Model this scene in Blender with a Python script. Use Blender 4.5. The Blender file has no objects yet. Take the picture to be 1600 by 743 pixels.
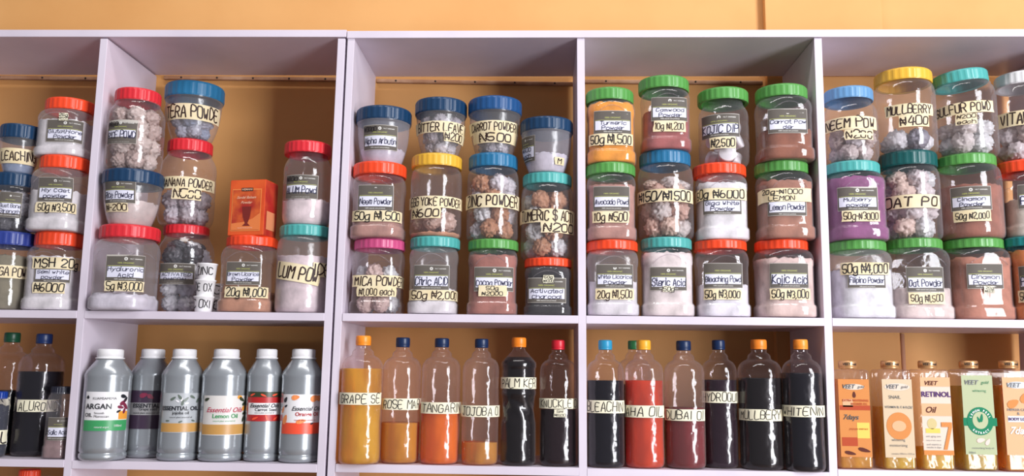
import bpy, math, random
import numpy as np
from mathutils import Vector, Matrix
random.seed(7)
PI = math.pi
SC = bpy.context.scene
COL = SC.collection

# ------------------------------------------------------------------ camera
W, H = 1600, 743
F = 1358.745
PITCH, YAW, ROLL = 0.1522911, 0.0341480, 0.0120696
CAM = np.array([0.0, -1.7, -0.1106755])
f0 = np.array([-math.sin(YAW), math.cos(YAW), 0.0]); r0 = np.array([math.cos(YAW), math.sin(YAW), 0.0])
u0 = np.array([0, 0, 1.0])
FW = f0 * math.cos(PITCH) + u0 * math.sin(PITCH)
UU = u0 * math.cos(PITCH) - f0 * math.sin(PITCH)
RT = r0 * math.cos(ROLL) + UU * math.sin(ROLL)
UP = UU * math.cos(ROLL) - r0 * math.sin(ROLL)
cd = bpy.data.cameras.new('camera'); cam = bpy.data.objects.new('camera', cd); COL.objects.link(cam)
cam.matrix_world = Matrix(((RT[0], UP[0], -FW[0], CAM[0]), (RT[1], UP[1], -FW[1], CAM[1]), (RT[2], UP[2], -FW[2], CAM[2]), (0, 0, 0, 1)))
cd.sensor_width = 36.0; cd.lens = F / W * 36.0; cd.clip_start = 0.05
SC.camera = cam

# ------------------------------------------------------------------ world, lights, exposure
wd = bpy.data.worlds.new('world'); SC.world = wd; wd.use_nodes = True
bg = wd.node_tree.nodes['Background']; bg.inputs[0].default_value = (0.92, 0.92, 1.0, 1); bg.inputs[1].default_value = 0.20

def area(name, loc, target, sx, sy, power, color):
    l = bpy.data.lights.new(name, 'AREA'); l.shape = 'RECTANGLE'; l.size = sx; l.size_y = sy
    l.energy = power; l.color = color
    o = bpy.data.objects.new(name, l); COL.objects.link(o); o.location = loc
    o.rotation_euler = (Vector(target) - Vector(loc)).to_track_quat('-Z', 'Y').to_euler()
    return o
area('doorway_daylight', (2.7, -3.1, 0.35), (0.1, 0.1, 0.2), 1.1, 3.0, 205, (0.95, 0.96, 1.0))
area('ceiling_tube_light', (0.0, -0.95, 2.1), (0, 0.1, 0.2), 2.4, 0.25, 23, (1.0, 0.97, 0.95))
SC.view_settings.view_transform = 'Standard'; SC.view_settings.look = 'None'
SC.view_settings.exposure = 0.18; SC.view_settings.gamma = 1.0; SC.view_settings.use_curve_mapping = False
SC.cycles.transparent_max_bounces = 32
SC.cycles.max_bounces = 10
SC.cycles.caustics_reflective = False; SC.cycles.caustics_refractive = False
SC.cycles.use_denoising = True

# ------------------------------------------------------------------ pixel <-> world
def ray(px, py):
    return FW + RT * ((px - W / 2) / F) - UP * ((py - H / 2) / F)
def at(px, py, Y=0.0):
    d = ray(px, py); return CAM + d * ((Y - CAM[1]) / d[1])
def proj(P):
    d = P - CAM; z = d @ FW
    return W / 2 + F * (d @ RT) / z, H / 2 - F * (d @ UP) / z

# ------------------------------------------------------------------ materials
def lin(c):
    return tuple(((v / 255) / 12.92 if v / 255 <= 0.04045 else ((v / 255 + 0.055) / 1.055) ** 2.4) for v in c)
MATS = {}
def newmat(name):
    m = bpy.data.materials.new(name); m.use_nodes = True
    nt = m.node_tree; nt.nodes.clear()
    out = nt.nodes.new('ShaderNodeOutputMaterial')
    return m, nt, out
def bump(nt, bsdf, scale, strength, detail=3.0, dist=0.002, kind='ShaderNodeTexNoise'):
    tc = nt.nodes.new('ShaderNodeTexCoord'); n = nt.nodes.new(kind)
    n.inputs['Scale'].default_value = scale
    if 'Detail' in n.inputs: n.inputs['Detail'].default_value = detail
    b = nt.nodes.new('ShaderNodeBump'); b.inputs['Strength'].default_value = strength; b.inputs['Distance'].default_value = dist
    nt.links.new(tc.outputs['Object'], n.inputs['Vector'])
    nt.links.new(n.outputs[0], b.inputs['Height']); nt.links.new(b.outputs[0], bsdf.inputs['Normal'])
    return n
def plain(name, rgb, rough=0.5, metal=0.0, spec=0.5, bmp=None, var=None):
    if name in MATS: return MATS[name]
    m, nt, out = newmat(name); b = nt.nodes.new('ShaderNodeBsdfPrincipled')
    c = lin(rgb); b.inputs['Base Color'].default_value = (*c, 1)
    b.inputs['Roughness'].default_value = rough; b.inputs['Metallic'].default_value = metal
    b.inputs['Specular IOR Level'].default_value = spec
    if bmp: bump(nt, b, *bmp)
    if var:
        tc = nt.nodes.new('ShaderNodeTexCoord'); n = nt.nodes.new('ShaderNodeTexNoise'); n.inputs['Scale'].default_value = var[0]
        n.inputs['Detail'].default_value = 5
        r = nt.nodes.new('ShaderNodeMix'); r.data_type = 'RGBA'
        r.inputs[6].default_value = (*c, 1); r.inputs[7].default_value = (*lin(var[1]), 1)
        mr = nt.nodes.new('ShaderNodeMapRange'); mr.inputs[1].default_value = 0.4; mr.inputs[2].default_value = 0.68
        nt.links.new(tc.outputs['Object'], n.inputs['Vector']); nt.links.new(n.outputs[0], mr.inputs[0])
        nt.links.new(mr.outputs[0], r.inputs[0]); nt.links.new(r.outputs[2], b.inputs['Base Color'])
    nt.links.new(b.outputs[0], out.inputs[0]); MATS[name] = m; return m
def clear(name, tint=(255, 255, 255), haze=0.10, hazec=(225, 222, 228), rough=0.09, wav=0.35):
    """thin-walled clear plastic: straight transmission, fresnel gloss and a little milky haze"""
    if name in MATS: return MATS[name]
    m, nt, out = newmat(name)
    t = nt.nodes.new('ShaderNodeBsdfTransparent'); t.inputs[0].default_value = (*lin(tint), 1)
    d = nt.nodes.new('ShaderNodeBsdfDiffuse'); d.inputs[0].default_value = (*lin(hazec), 1)
    g = nt.nodes.new('ShaderNodeBsdfGlossy'); g.inputs['Roughness'].default_value = rough
    bump(nt, g, 45, wav, 2.0, 0.004)
    def slope(k, base, top, power):
        lw = nt.nodes.new('ShaderNodeLayerWeight'); lw.inputs[0].default_value = 0.5
        pw = nt.nodes.new('ShaderNodeMath'); pw.operation = 'POWER'; pw.inputs[1].default_value = power
        ml = nt.nodes.new('ShaderNodeMath'); ml.operation = 'MULTIPLY_ADD'; ml.inputs[1].default_value = k; ml.inputs[2].default_value = base
        mn = nt.nodes.new('ShaderNodeMath'); mn.operation = 'MINIMUM'; mn.inputs[1].default_value = top
        nt.links.new(lw.outputs['Facing'], pw.inputs[0]); nt.links.new(pw.outputs[0], ml.inputs[0]); nt.links.new(ml.outputs[0], mn.inputs[0]); return mn
    m1 = nt.nodes.new('ShaderNodeMixShader'); hz = slope(0.22, haze, 0.6, 3.0)
    nt.links.new(hz.outputs[0], m1.inputs[0]); nt.links.new(t.outputs[0], m1.inputs[1]); nt.links.new(d.outputs[0], m1.inputs[2])
    m2 = nt.nodes.new('ShaderNodeMixShader'); fr = slope(0.6, 0.05, 0.5, 4.0)
    nt.links.new(fr.outputs[0], m2.inputs[0]); nt.links.new(m1.outputs[0], m2.inputs[1]); nt.links.new(g.outputs[0], m2.inputs[2])
    nt.links.new(m2.outputs[0], out.inputs[0]); MATS[name] = m; return m
def liquid(name, rgb, op=0.55):
    if name in MATS: return MATS[name]
    m, nt, out = newmat(name); c = lin(rgb)
    t = nt.nodes.new('ShaderNodeBsdfTransparent'); t.inputs[0].default_value = (*[min(1, v * 1.25) for v in c], 1)
    b = nt.nodes.new('ShaderNodeBsdfPrincipled'); b.inputs['Base Color'].default_value = (*c, 1)
    b.inputs['Roughness'].default_value = 0.25; b.inputs['Specular IOR Level'].default_value = 0.25
    bump(nt, b, 40, 0.5, 2.0, 0.004)
    mx = nt.nodes.new('ShaderNodeMixShader')
    tc = nt.nodes.new('ShaderNodeTexCoord'); n = nt.nodes.new('ShaderNodeTexNoise'); n.inputs['Scale'].default_value = 28; n.inputs['Detail'].default_value = 1.5
    mp = nt.nodes.new('ShaderNodeMapping'); mp.inputs['Scale'].default_value = (1, 1, .35)
    mr = nt.nodes.new('ShaderNodeMapRange'); mr.inputs[1].default_value = .38; mr.inputs[2].default_value = .62; mr.inputs[3].default_value = op - (.22 if op < .9 else 0); mr.inputs[4].default_value = min(1, op + .12)
    nt.links.new(tc.outputs['Object'], mp.inputs['Vector']); nt.links.new(mp.outputs[0], n.inputs['Vector']); nt.links.new(n.outputs[0], mr.inputs[0]); nt.links.new(mr.outputs[0], mx.inputs[0])
    nt.links.new(t.outputs[0], mx.inputs[1]); nt.links.new(b.outputs[0], mx.inputs[2]); nt.links.new(mx.outputs[0], out.inputs[0])
    MATS[name] = m; return m
def powder(rgb):
    k = 'powder_%d_%d_%d' % rgb
    return plain(k, rgb, 0.85, 0, 0.2, (160, 0.5, 4.0, 0.0015), (38, tuple(int(v * 0.86) for v in rgb)))
def sachet_mat(rgb):
    k = 'sachet_%d_%d_%d' % rgb
    if k in MATS: return MATS[k]
    m, nt, out = newmat(k)
    pb = nt.nodes.new('ShaderNodeBsdfPrincipled'); pb.inputs['Roughness'].default_value = 0.2
    pb.inputs['Base Color'].default_value = (*lin(rgb), 1)
    pb.inputs['Coat Weight'].default_value = 0.7; pb.inputs['Coat Roughness'].default_value = 0.12
    bump(nt, pb, 75, 0.45, 5.0, 0.004)
    tl = nt.nodes.new('ShaderNodeBsdfTranslucent'); tl.inputs[0].default_value = (*lin(rgb), 1)
    b = nt.nodes.new('ShaderNodeMixShader'); b.inputs[0].default_value = 0.30
    nt.links.new(pb.outputs[0], b.inputs[1]); nt.links.new(tl.outputs[0], b.inputs[2])
    t = nt.nodes.new('ShaderNodeBsdfTransparent'); mx = nt.nodes.new('ShaderNodeMixShader')
    tc = nt.nodes.new('ShaderNodeTexCoord'); n = nt.nodes.new('ShaderNodeTexNoise'); n.inputs['Scale'].default_value = 60
    mr = nt.nodes.new('ShaderNodeMapRange'); mr.inputs[1].default_value = 0.40; mr.inputs[2].default_value = 0.56; mr.inputs[3].default_value = 0.93; mr.inputs[4].default_value = 1.0
    nt.links.new(tc.outputs['Object'], n.inputs['Vector']); nt.links.new(n.outputs[0], mr.inputs[0]); nt.links.new(mr.outputs[0], mx.inputs[0])
    nt.links.new(t.outputs[0], mx.inputs[1]); nt.links.new(b.outputs[0], mx.inputs[2]); nt.links.new(mx.outputs[0], out.inputs[0])
    MATS[k] = m; return m
def M_lid(rgb): return plain('lid_%d_%d_%d' % rgb, rgb, 0.38, 0, 0.5, (30, 0.15, 2, 0.002))
M_board = plain('white_melamine', (222, 212, 225), 0.42, 0, 0.4, (300, 0.06, 3, 0.0008), (5, (210, 200, 213)))
M_edge = plain('edge_banding', (228, 222, 236), 0.45, 0, 0.4, (90, 0.08, 3, 0.0006), (14, (206, 196, 212)))
M_wall = plain('ochre_wall_paint', (216, 162, 101), 0.62, 0, 0.3, (22, 0.16, 6, 0.003), (3.5, (208, 152, 91)))
M_floor = plain('floor_tile', (150, 130, 118), 0.35, 0, 0.4, (6, 0.1, 3, 0.002), (4, (132, 112, 100)))
M_strip = plain('painted_batten', (158, 116, 88), 0.6, 0, 0.3, (60, 0.3, 4, 0.002), (22, (186, 150, 124)))
M_tape = plain('masking_tape', (234, 219, 184), 0.7, 0, 0.15, (140, 0.25, 3, 0.0008), (40, (226, 208, 166)))
M_tapew = plain('pale_tape', (238, 232, 205), 0.55, 0, 0.3, (140, 0.25, 3, 0.0008))
M_grey = plain('label_grey', (98, 92, 86), 0.6, 0, 0.2, (50, 0.1, 2, 0.001), (60, (100, 94, 88)))
M_rim = plain('label_rim', (190, 184, 176), 0.4)
M_field = plain('label_white_field', (222, 222, 238), 0.65, 0, .2)
M_ink = plain('black_marker', (26, 20, 24), 0.6)
M_blue = plain('blue_black_pen', (28, 28, 62), 0.6)
M_brown = plain('brown_black_marker', (46, 24, 20), 0.6)
M_logo = plain('label_logo_white', (228, 226, 220), 0.5)
M_lime = plain('label_lime_print', (186, 190, 110), 0.5)
M_jar = clear('jar_plastic', (252, 250, 252), 0.05)
M_milky = clear('milky_plastic', (248, 246, 250), 0.22, (214, 212, 224), 0.22)
M_dusty = clear('dusty_plastic', (250, 248, 250), 0.11, (230, 226, 228), 0.2)
M_pet = clear('bottle_plastic', (252, 246, 248), 0.05, (236, 210, 204), 0.10, 0.6)
M_pet_new = clear('fresh_bottle_plastic', (252, 248, 250), 0.010, (232, 214, 214), 0.08, 0.6)
M_white = plain('white_plastic', (236, 234, 236), 0.35)
M_silver = plain('silver_plastic', (158, 163, 168), 0.26, 0.4, 0.6, (20, 0.12, 2, 0.002))
_b = M_silver.node_tree.nodes['Principled BSDF']; _b.inputs['Coat Weight'].default_value = 0.7; _b.inputs['Coat Roughness'].default_value = 0.14

# ------------------------------------------------------------------ mesh helpers
def mesh_obj(name, V, Fc, mat, parent=None, smooth=True, mats=None, mi=None):
    me = bpy.data.meshes.new(name); me.from_pydata([tuple(map(float, v)) for v in V], [], Fc)
    for m in (mats or [mat]): me.materials.append(m)
    if mi is not None: me.polygons.foreach_set('material_index', mi)
    if smooth: me.polygons.foreach_set('use_smooth', [True] * len(me.polygons))
    me.update()
    o = bpy.data.objects.new(name, me); COL.objects.link(o)
    if parent: o.parent = parent
    return o
def tag(o, label=None, cat=None, group=None, kind=None):
    if label: o['label'] = label
    if cat: o['category'] = cat
    if group: o['group'] = group
    if kind: o['kind'] = kind
    return o
def empty(name, loc, label, cat, group=None):
    o = bpy.data.objects.new(name, None); COL.objects.link(o); o.location = loc; o.empty_display_size = 0.02
    return tag(o, label, cat, group)
def box_vf(x0, x1, y0, y1, z0, z1):
    V = [(x0, y0, z0), (x1, y0, z0), (x1, y1, z0), (x0, y1, z0), (x0, y0, z1), (x1, y0, z1), (x1, y1, z1), (x0, y1, z1)]
    return V, [(0, 3, 2, 1), (4, 5, 6, 7), (0, 1, 5, 4), (1, 2, 6, 5), (2, 3, 7, 6), (3, 0, 4, 7)]
def bevel(o, w=0.001, seg=2):
    m = o.modifiers.new('bevel', 'BEVEL'); m.width = w; m.segments = seg; m.limit_method = 'ANGLE'
def box(name, dims, mat, parent=None, bv=0.0008):
    V, Fc = box_vf(*dims); o = mesh_obj(name, V, Fc, mat, parent, False)
    if bv: bevel(o, bv)
    return o
def sup(phi, n):
    """superellipse radius factor at angle phi (0 = towards the camera, -Y)"""
    return 1.0 / (abs(math.cos(phi)) ** n + abs(math.sin(phi)) ** n) ** (1.0 / n)
def lathe(rings, seg=56, capb=True, capt=True, fn=None):
    """rings: (z, r, n). fn(phi, z, r) -> radius"""
    V = []; Fc = []
    for z, r, n in rings:
        for k in range(seg):
            p = 2 * PI * k / seg
            rr = r * (sup(p, n) if n != 2 else 1.0)
            if fn: rr = fn(p, z, rr)
            V.append((rr * math.sin(p), -rr * math.cos(p), z))
    for i in range(len(rings) - 1):
        for k in range(seg):
            k2 = (k + 1) % seg
            Fc.append((i * seg + k, i * seg + k2, (i + 1) * seg + k2, (i + 1) * seg + k))
    if capb:
        V.append((0, 0, rings[0][0])); c = len(V) - 1
        Fc += [(c, (k + 1) % seg, k) for k in range(seg)]
    if capt:
        V.append((0, 0, rings[-1][0])); c = len(V) - 1; b = (len(rings) - 1) * seg
        Fc += [(c, b + k, b + (k + 1) % seg) for k in range(seg)]
    return V, Fc
def densify(prof, step=0.04):
    out = [prof[0]]
    for a, b in zip(prof, prof[1:]):
        n = max(1, int((b[0] - a[0]) / step))
        for i in range(1, n + 1):
            t = i / n; out.append(tuple(a[j] + (b[j] - a[j]) * t for j in range(3)))
    return out
def prof_at(prof, h):
    if h <= prof[0][0]: return prof[0][1], prof[0][2]
    for a, b in zip(prof, prof[1:]):
        if h <= b[0]:
            t = (h - a[0]) / max(1e-9, b[0] - a[0]); return a[1] + (b[1] - a[1]) * t, a[2] + (b[2] - a[2]) * t
    return prof[-1][1], prof[-1][2]

SQ = [(0, .88, 3.2), (.012, .96, 3.4), (.03, .995, 3.6), (.06, 1, 3.6), (.155, 1, 3.6), (.175, .985, 3.6), (.19, .95, 3.6), (.21, .935, 3.6), (.73, .94, 3.6), (.755, .965, 3.4),
      (.80, .975, 3.2), (.85, .98, 3.0), (.90, .965, 2.7), (.94, .94, 2.4), (.965, .90, 2.1), (.98, .87, 2.0), (1, .87, 2.0)]
POT = [(0, .60, 2), (.02, .66, 2), (.06, .70, 2), (.15, .755, 2), (.3, .83, 2), (.5, .90, 2), (.7, .94, 2), (.88, .96, 2), (.93, .97, 2), (.94, .99, 2), (1, .985, 2)]
RIB = [(0, .80, 2), (.02, .88, 2), (.06, .95, 2), (.12, .99, 2), (.34, 1, 2), (.37, .985, 2), (.385, .965, 2), (.40, .985, 2), (.43, .995, 2), (.62, .995, 2), (.64, .985, 2), (.655, .965, 2), (.67, .985, 2),
       (.69, .995, 2), (.78, .99, 2), (.84, .955, 2), (.89, .89, 2), (.93, .82, 2), (.955, .785, 2), (1, .78, 2)]
RND = [(0, .84, 2), (.015, .92, 2), (.04, .975, 2), (.08, .995, 2), (.8, 1, 2), (.86, .985, 2), (.91, .965, 2), (.945, .93, 2), (.965, .89, 2), (.98, .865, 2), (1, .865, 2)]
BTL = [(0, .84, 2.3), (.008, .93, 2.3), (.025, .985, 2.4), (.05, 1, 2.4), (.79, 1, 2.3), (.825, .975, 2.2), (.855, .90, 2.1), (.878, .78, 2), (.892, .62, 2), (.902, .54, 2), (.93, .52, 2),
       (.945, .44, 2), (.955, .36, 2), (.965, .34, 2), (.975, .38, 2), (.98, .34, 2), (1, .34, 2)]
PALM = [(0, .84, 2), (.01, .95, 2), (.03, 1, 2), (.34, 1, 2), (.37, .95, 2), (.40, .90, 2), (.52, .88, 2), (.56, .93, 2), (.585, .99, 2), (.61, .99, 2), (.625, .95, 2), (.80, .95, 2), (.815, 1, 2),
        (.85, .99, 2), (.875, .86, 2), (.92, .58, 2), (.95, .40, 2), (.965, .34, 2), (1, .34, 2)]
SLV = [(0, .88, 2), (.01, .96, 2), (.03, 1, 2), (.06, 1, 2), (.068, .965, 2), (.08, .965, 2), (.088, 1, 2), (.80, 1, 2), (.82, 1.015, 2), (.845, 1.01, 2), (.858, .975, 2), (.875, .955, 2),
       (.985, .60, 2), (1, .57, 2)]

class Surf:
    """the outer surface of a vessel; local coords are the vessel's own (base at z=0)"""
    def __init__(s, prof, R, Hb, loc, rz=0.0, deep=1.0):
        s.prof, s.R, s.Hb, s.loc, s.rz, s.deep = prof, R, Hb, np.array(loc, float), rz, deep
        n = prof_at(prof, 0.5)[1]
        ph = np.linspace(-PI * 0.95, PI * 0.95, 761)
        rr = np.array([R * sup(p, n) for p in ph]); xs = rr * np.sin(ph); ys = -rr * np.cos(ph)
        ds = np.hypot(np.diff(xs), np.diff(ys)); u = np.concatenate([[0], np.cumsum(ds)]); u -= np.interp(0, ph, u)
        s.u, s.ph, s.rr = u, ph, rr
    def p(s, u, z, off=0.0):
        sc, n = prof_at(s.prof, z / s.Hb)
        ph = float(np.interp(u / max(sc, .3), s.u, s.ph))
        r = s.R * sc * sup(ph, n) + off
        return (r * math.sin(ph), -r * math.cos(ph), z)
    def world(s, u, z):
        x, y, z = s.p(u, z); c, q = math.cos(s.rz), math.sin(s.rz)
        return s.loc + np.array([x * c - y * q, x * q + y * c, z])
    def edge(s, py):
        z = s.inv(proj(s.loc)[0], py)[1]
        X = [proj(s.world(u, z))[0] for u in np.linspace(-1.75 * s.R, 1.75 * s.R, 61)]
        return min(X), max(X)
    def inv(s, px, py):
        z = float(at(px, py, s.loc[1] - s.R)[2] - s.loc[2]); z = min(max(z, 0.003), s.Hb * 0.99)
        # the front-facing stretch is where the projected x rises with u
        best = 0
        for _ in range(3):
            us = np.linspace(-1.75 * s.R, 1.75 * s.R, 141)
            P = [proj(s.world(u, z)) for u in us]; X = np.array([a[0] for a in P])
            i0, i1 = int(np.argmin(X)), int(np.argmax(X))
            if i0 > i1: i0, i1 = i1, i0
            seg = X[i0:i1 + 1]; best = us[i0 + int(np.argmin(abs(seg - px)))]
            y = proj(s.world(best, z))[1]
            z = min(max(z + (y - py) * 1.24e-3, 0.003), s.Hb * 0.99)
        return best, z

# ------------------------------------------------------------------ handwriting: a stroke alphabet
G = {'A': "022842 1434", 'B': "02083847463505 3544433202", 'C': "4738180703123243", 'D': "02082846442202", 'E': "48080242 0535", 'F': "480802 0535",
 'G': "47381807031232434525", 'H': "0802 4842 0545", 'I': "2822", 'J': "3833221203 1848", 'K': "0802 480542", 'L': "080242", 'M': "0208254842", 'N': "02084248",
 'O': "180703123243473818", 'P': "02083847463505", 'Q': "180703123243473818 3442", 'R': "02083847463505 2542", 'S': "473818070615354443321203", 'T': "0848 2822",
 'U': "080312324348", 'V': "082248", 'W': "0812253248", 'X': "0842 4802", 'Y': "082548 2522", 'Z': "08480242",
 '0': "180703123243473818", '1': "172822", '2': "07183847460242", '3': "0718384746352535444332120 3", '4': "280444 3732", '5': "480805354443321203", '6': "3817040312324344351504",
 '7': "084812", '8': "1807061535444332120304153546473818", '9': "463515060718384746443212",
 'a': "46260503123244 4642", 'b': "0802 0526364543321203", 'c': "4536160503123243", 'd': "4842 4526160503122243", 'e': "04444536160503123243", 'f': "4738281712 0636",
 'g': "46260503123244 4641301001", 'h': "0802 0516364542", 'i': "2622 2728", 'j': "262110 2728", 'k': "0802 460442", 'l': "2822", 'm': "0602 05162522 25364542",
 'n': "0602 0516364542", 'o': "160503123243453616", 'p': "0600 0516364543321203", 'q': "4640 46260503123244", 'r': "0602 04152636", 's': "45361605143443321203",
 't': "28233242 0636", 'u': "0603123243 4642", 'v': "062246", 'w': "0612253246", 'x': "0642 4602", 'y': "0622 4600", 'z': "06460242",
 ',': "2211", '.': "2223", '-': "1535", '/': "0248", '&': "473818070615354443321203 2921", '#': "02084248 0646 0444", "'": "2827"}
NARROW = {'I': 2.2, 'i': 2.0, 'l': 2.0, 'j': 2.6, ',': 2, '.': 2, '1': 3, 't': 3.6, 'f': 3.6, 'r': 3.8, '/': 4.2, "'": 2, '-': 3.6}
def smooth_pts(pts):
    if len(pts) < 3: return pts
    out = [pts[0]]
    for i in range(len(pts) - 1):
        p0 = pts[max(0, i - 1)]; p1 = pts[i]; p2 = pts[i + 1]; p3 = pts[min(len(pts) - 1, i + 2)]
        for t in (0.33, 0.67, 1.0):
            a = [0.5 * (2 * p1[k] + (p2[k] - p0[k]) * t * .8 + (2 * p0[k] - 5 * p1[k] + 4 * p2[k] - p3[k]) * t * t * .8 + (1 - .8) * 2 * (p2[k] - p1[k]) * t * t * 1.0
                        + (3 * p1[k] - p0[k] - 3 * p2[k] + p3[k]) * t ** 3 * .8) if False else p1[k] + (p2[k] - p1[k]) * t + 0.28 * (t * (1 - t)) * ((p2[k] - p0[k]) * (1 - t) - (p3[k] - p1[k]) * t - (p2[k] - p1[k]) * (1 - 2 * t)) * 2 for k in (0, 1)]
            out.append(tuple(a))
    return out
def strokes(text, rnd):
    """-> list of polylines in em units (cap height 6, baseline 0), and the width"""
    x = 0; res = []
    for ch in text:
        if ch == ' ': x += 3.2; continue
        g = G.get(ch) or G.get(ch.upper())
        if not g: x += 3; continue
        dy = rnd.uniform(-.35, .35); sc = rnd.uniform(.9, 1.1); sl = rnd.uniform(.0, .14); off = (4 - (NARROW.get(ch, 5.6) - 1.6)) / 2 if ch in NARROW else 0
        for st in g.split():
            st = st.replace(' ', '')
            pts = [(int(st[i]), int(st[i + 1]) - 2) for i in range(0, len(st) - 1, 2)]
            pts = [(px + rnd.uniform(-.16, .16), py + rnd.uniform(-.16, .16)) for px, py in pts]
            pts = smooth_pts(pts)
            res.append([(x + (px - off) * sc + sl * py, py * sc + dy) for px, py in pts])
        x += NARROW.get(ch, 5.6)
    return res, max(x - 1.6, 1)
def ribbon(pl, w):
    V = []; Fc = []
    n = len(pl)
    for i, (x, y) in enumerate(pl):
        a = pl[max(0, i - 1)]; b = pl[min(n - 1, i + 1)]
        dx, dy = b[0] - a[0], b[1] - a[1]; L = math.hypot(dx, dy) or 1
        if i == 0: x -= dx / L * w * .4; y -= dy / L * w * .4
        if i == n - 1: x += dx / L * w * .4; y += dy / L * w * .4
        nx, ny = -dy / L * w / 2, dx / L * w / 2
        V += [(x + nx, y + ny), (x - nx, y - ny)]
        if i: k = 2 * i; Fc.append((k - 2, k - 1, k + 1, k))
    return V, Fc
def handwrite(lines, u0_, u1_, z0_, z1_, put, mat, parent, name='lettering', wt=0.9, seed=0, rot=0.0):
    """lines fitted in the rectangle; put(u, z) -> 3D"""
    rnd = random.Random(seed * 31 + len(lines[0])); V = []; Fc = []
    n = len(lines); lh = (z1_ - z0_) / n
    cu, cz = (u0_ + u1_) / 2, (z0_ + z1_) / 2
    for li, t in enumerate(lines):
        st, wd_ = strokes(t, rnd)
        s = lh * (0.70 if n == 1 else 0.64) / 6; sx = (u1_ - u0_) * 0.96 / wd_
        sx = min(sx, s * 1.25); s = min(s, sx * 1.7)
        x0 = cu - sx * wd_ / 2; zb = z1_ - lh * (li + 1) + (lh - 6 * s) / 2
        for pl in st:
            v, f = ribbon([(p[0] * sx, p[1] * s) for p in pl], wt * (sx + s) / 2 * 0.95 + 0.00014)
            b = len(V)
            for a in v:
                uu, zz = x0 + a[0], zb + a[1]
                if rot: du, dz = uu - cu, zz - cz; uu, zz = cu + du * math.cos(rot) - dz * math.sin(rot), cz + du * math.sin(rot) + dz * math.cos(rot)
                V.append(put(uu, zz))
            Fc += [tuple(b + q for q in r) for r in f]
    return mesh_obj(name, V, Fc, mat, parent, False)
_TC = {}
def type_mesh(text, shear=0.0, offset=0.0):
    k = (text, shear, offset)
    if k not in _TC:
        c = bpy.data.curves.new('type', 'FONT'); c.body = text; c.size = 1; c.shear = shear; c.offset = offset; c.resolution_u = 3; c.fill_mode = 'FRONT'
        o = bpy.data.objects.new('type', c); COL.objects.link(o); bpy.context.view_layer.update()
        me = o.evaluated_get(bpy.context.evaluated_depsgraph_get()).to_mesh()
        V = [(v.co.x, v.co.y) for v in me.vertices]; Fc = [tuple(p.vertices) for p in me.polygons]
        o.to_mesh_clear(); bpy.data.objects.remove(o); bpy.data.curves.remove(c)
        xs = [v[0] for v in V]; ys = [v[1] for v in V]
        _TC[k] = ([(v[0] - min(xs), v[1] - min(ys)) for v in V], Fc, max(xs) - min(xs), max(ys) - min(ys))
    return _TC[k]
def type_add(acc, text, u0_, u1_, z0_, z1_, put, shear=0.0, offset=0.01, fit=False):
    V, Fc, w, h = type_mesh(text, shear, offset)
    s = min((u1_ - u0_) / w, (z1_ - z0_) / h); sx = sz = s
    if fit: sx = (u1_ - u0_) / w; sz = (z1_ - z0_) / h
    ox = (u0_ + u1_) / 2 - sx * w / 2; oz = (z0_ + z1_) / 2 - sz * h / 2
    b = len(acc[0]); acc[0].extend(put(ox + v[0] * sx, oz + v[1] * sz) for v in V); acc[1].extend(tuple(b + i for i in f) for f in Fc)
def patch_vf(u0_, u1_, z0_, z1_, put, nu=14, nz=3, rot=0.0, rag=0.0, rnd=None):
    V = []; Fc = []; cu, cz = (u0_ + u1_) / 2, (z0_ + z1_) / 2
    for j in range(nz + 1):
        jl = rnd.uniform(-rag, rag) if rnd else 0; jr = rnd.uniform(-rag, rag) if rnd else 0
        for i in range(nu + 1):
            t = i / nu; uu = (u0_ + jl) * (1 - t) + (u1_ + jr) * t; zz = z0_ + (z1_ - z0_) * j / nz
            if rot: du, dz = uu - cu, zz - cz; uu, zz = cu + du * math.cos(rot) - dz * math.sin(rot), cz + du * math.sin(rot) + dz * math.cos(rot)
            V.append(put(uu, zz))
    for j in range(nz):
        for i in range(nu):
            a = j * (nu + 1) + i; Fc.append((a, a + 1, a + nu + 2, a + nu + 1))
    return V, Fc
def patch(name, u0_, u1_, z0_, z1_, put, mat, parent, **k):
    V, Fc = patch_vf(u0_, u1_, z0_, z1_, put, **k); return mesh_obj(name, V, Fc, mat, parent)
def ring_vf(cu, cz, r0_, r1_, put, n=20, sq=1.0):
    V = []; Fc = []
    for k in range(n):
        a = 2 * PI * k / n
        V += [put(cu + r0_ * math.cos(a), cz + r0_ * sq * math.sin(a)), put(cu + r1_ * math.cos(a), cz + r1_ * sq * math.sin(a))]
    for k in range(n):
        a, b = 2 * k, 2 * ((k + 1) % n); Fc.append((a, a + 1, b + 1, b))
    return V, Fc
def merge(acc, vf):
    b = len(acc[0]); acc[0].extend(vf[0]); acc[1].extend(tuple(b + i for i in f) for f in vf[1])
def poly_vf(pts, put):
    return [put(*p) for p in pts], [tuple(range(len(pts)))]

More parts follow.
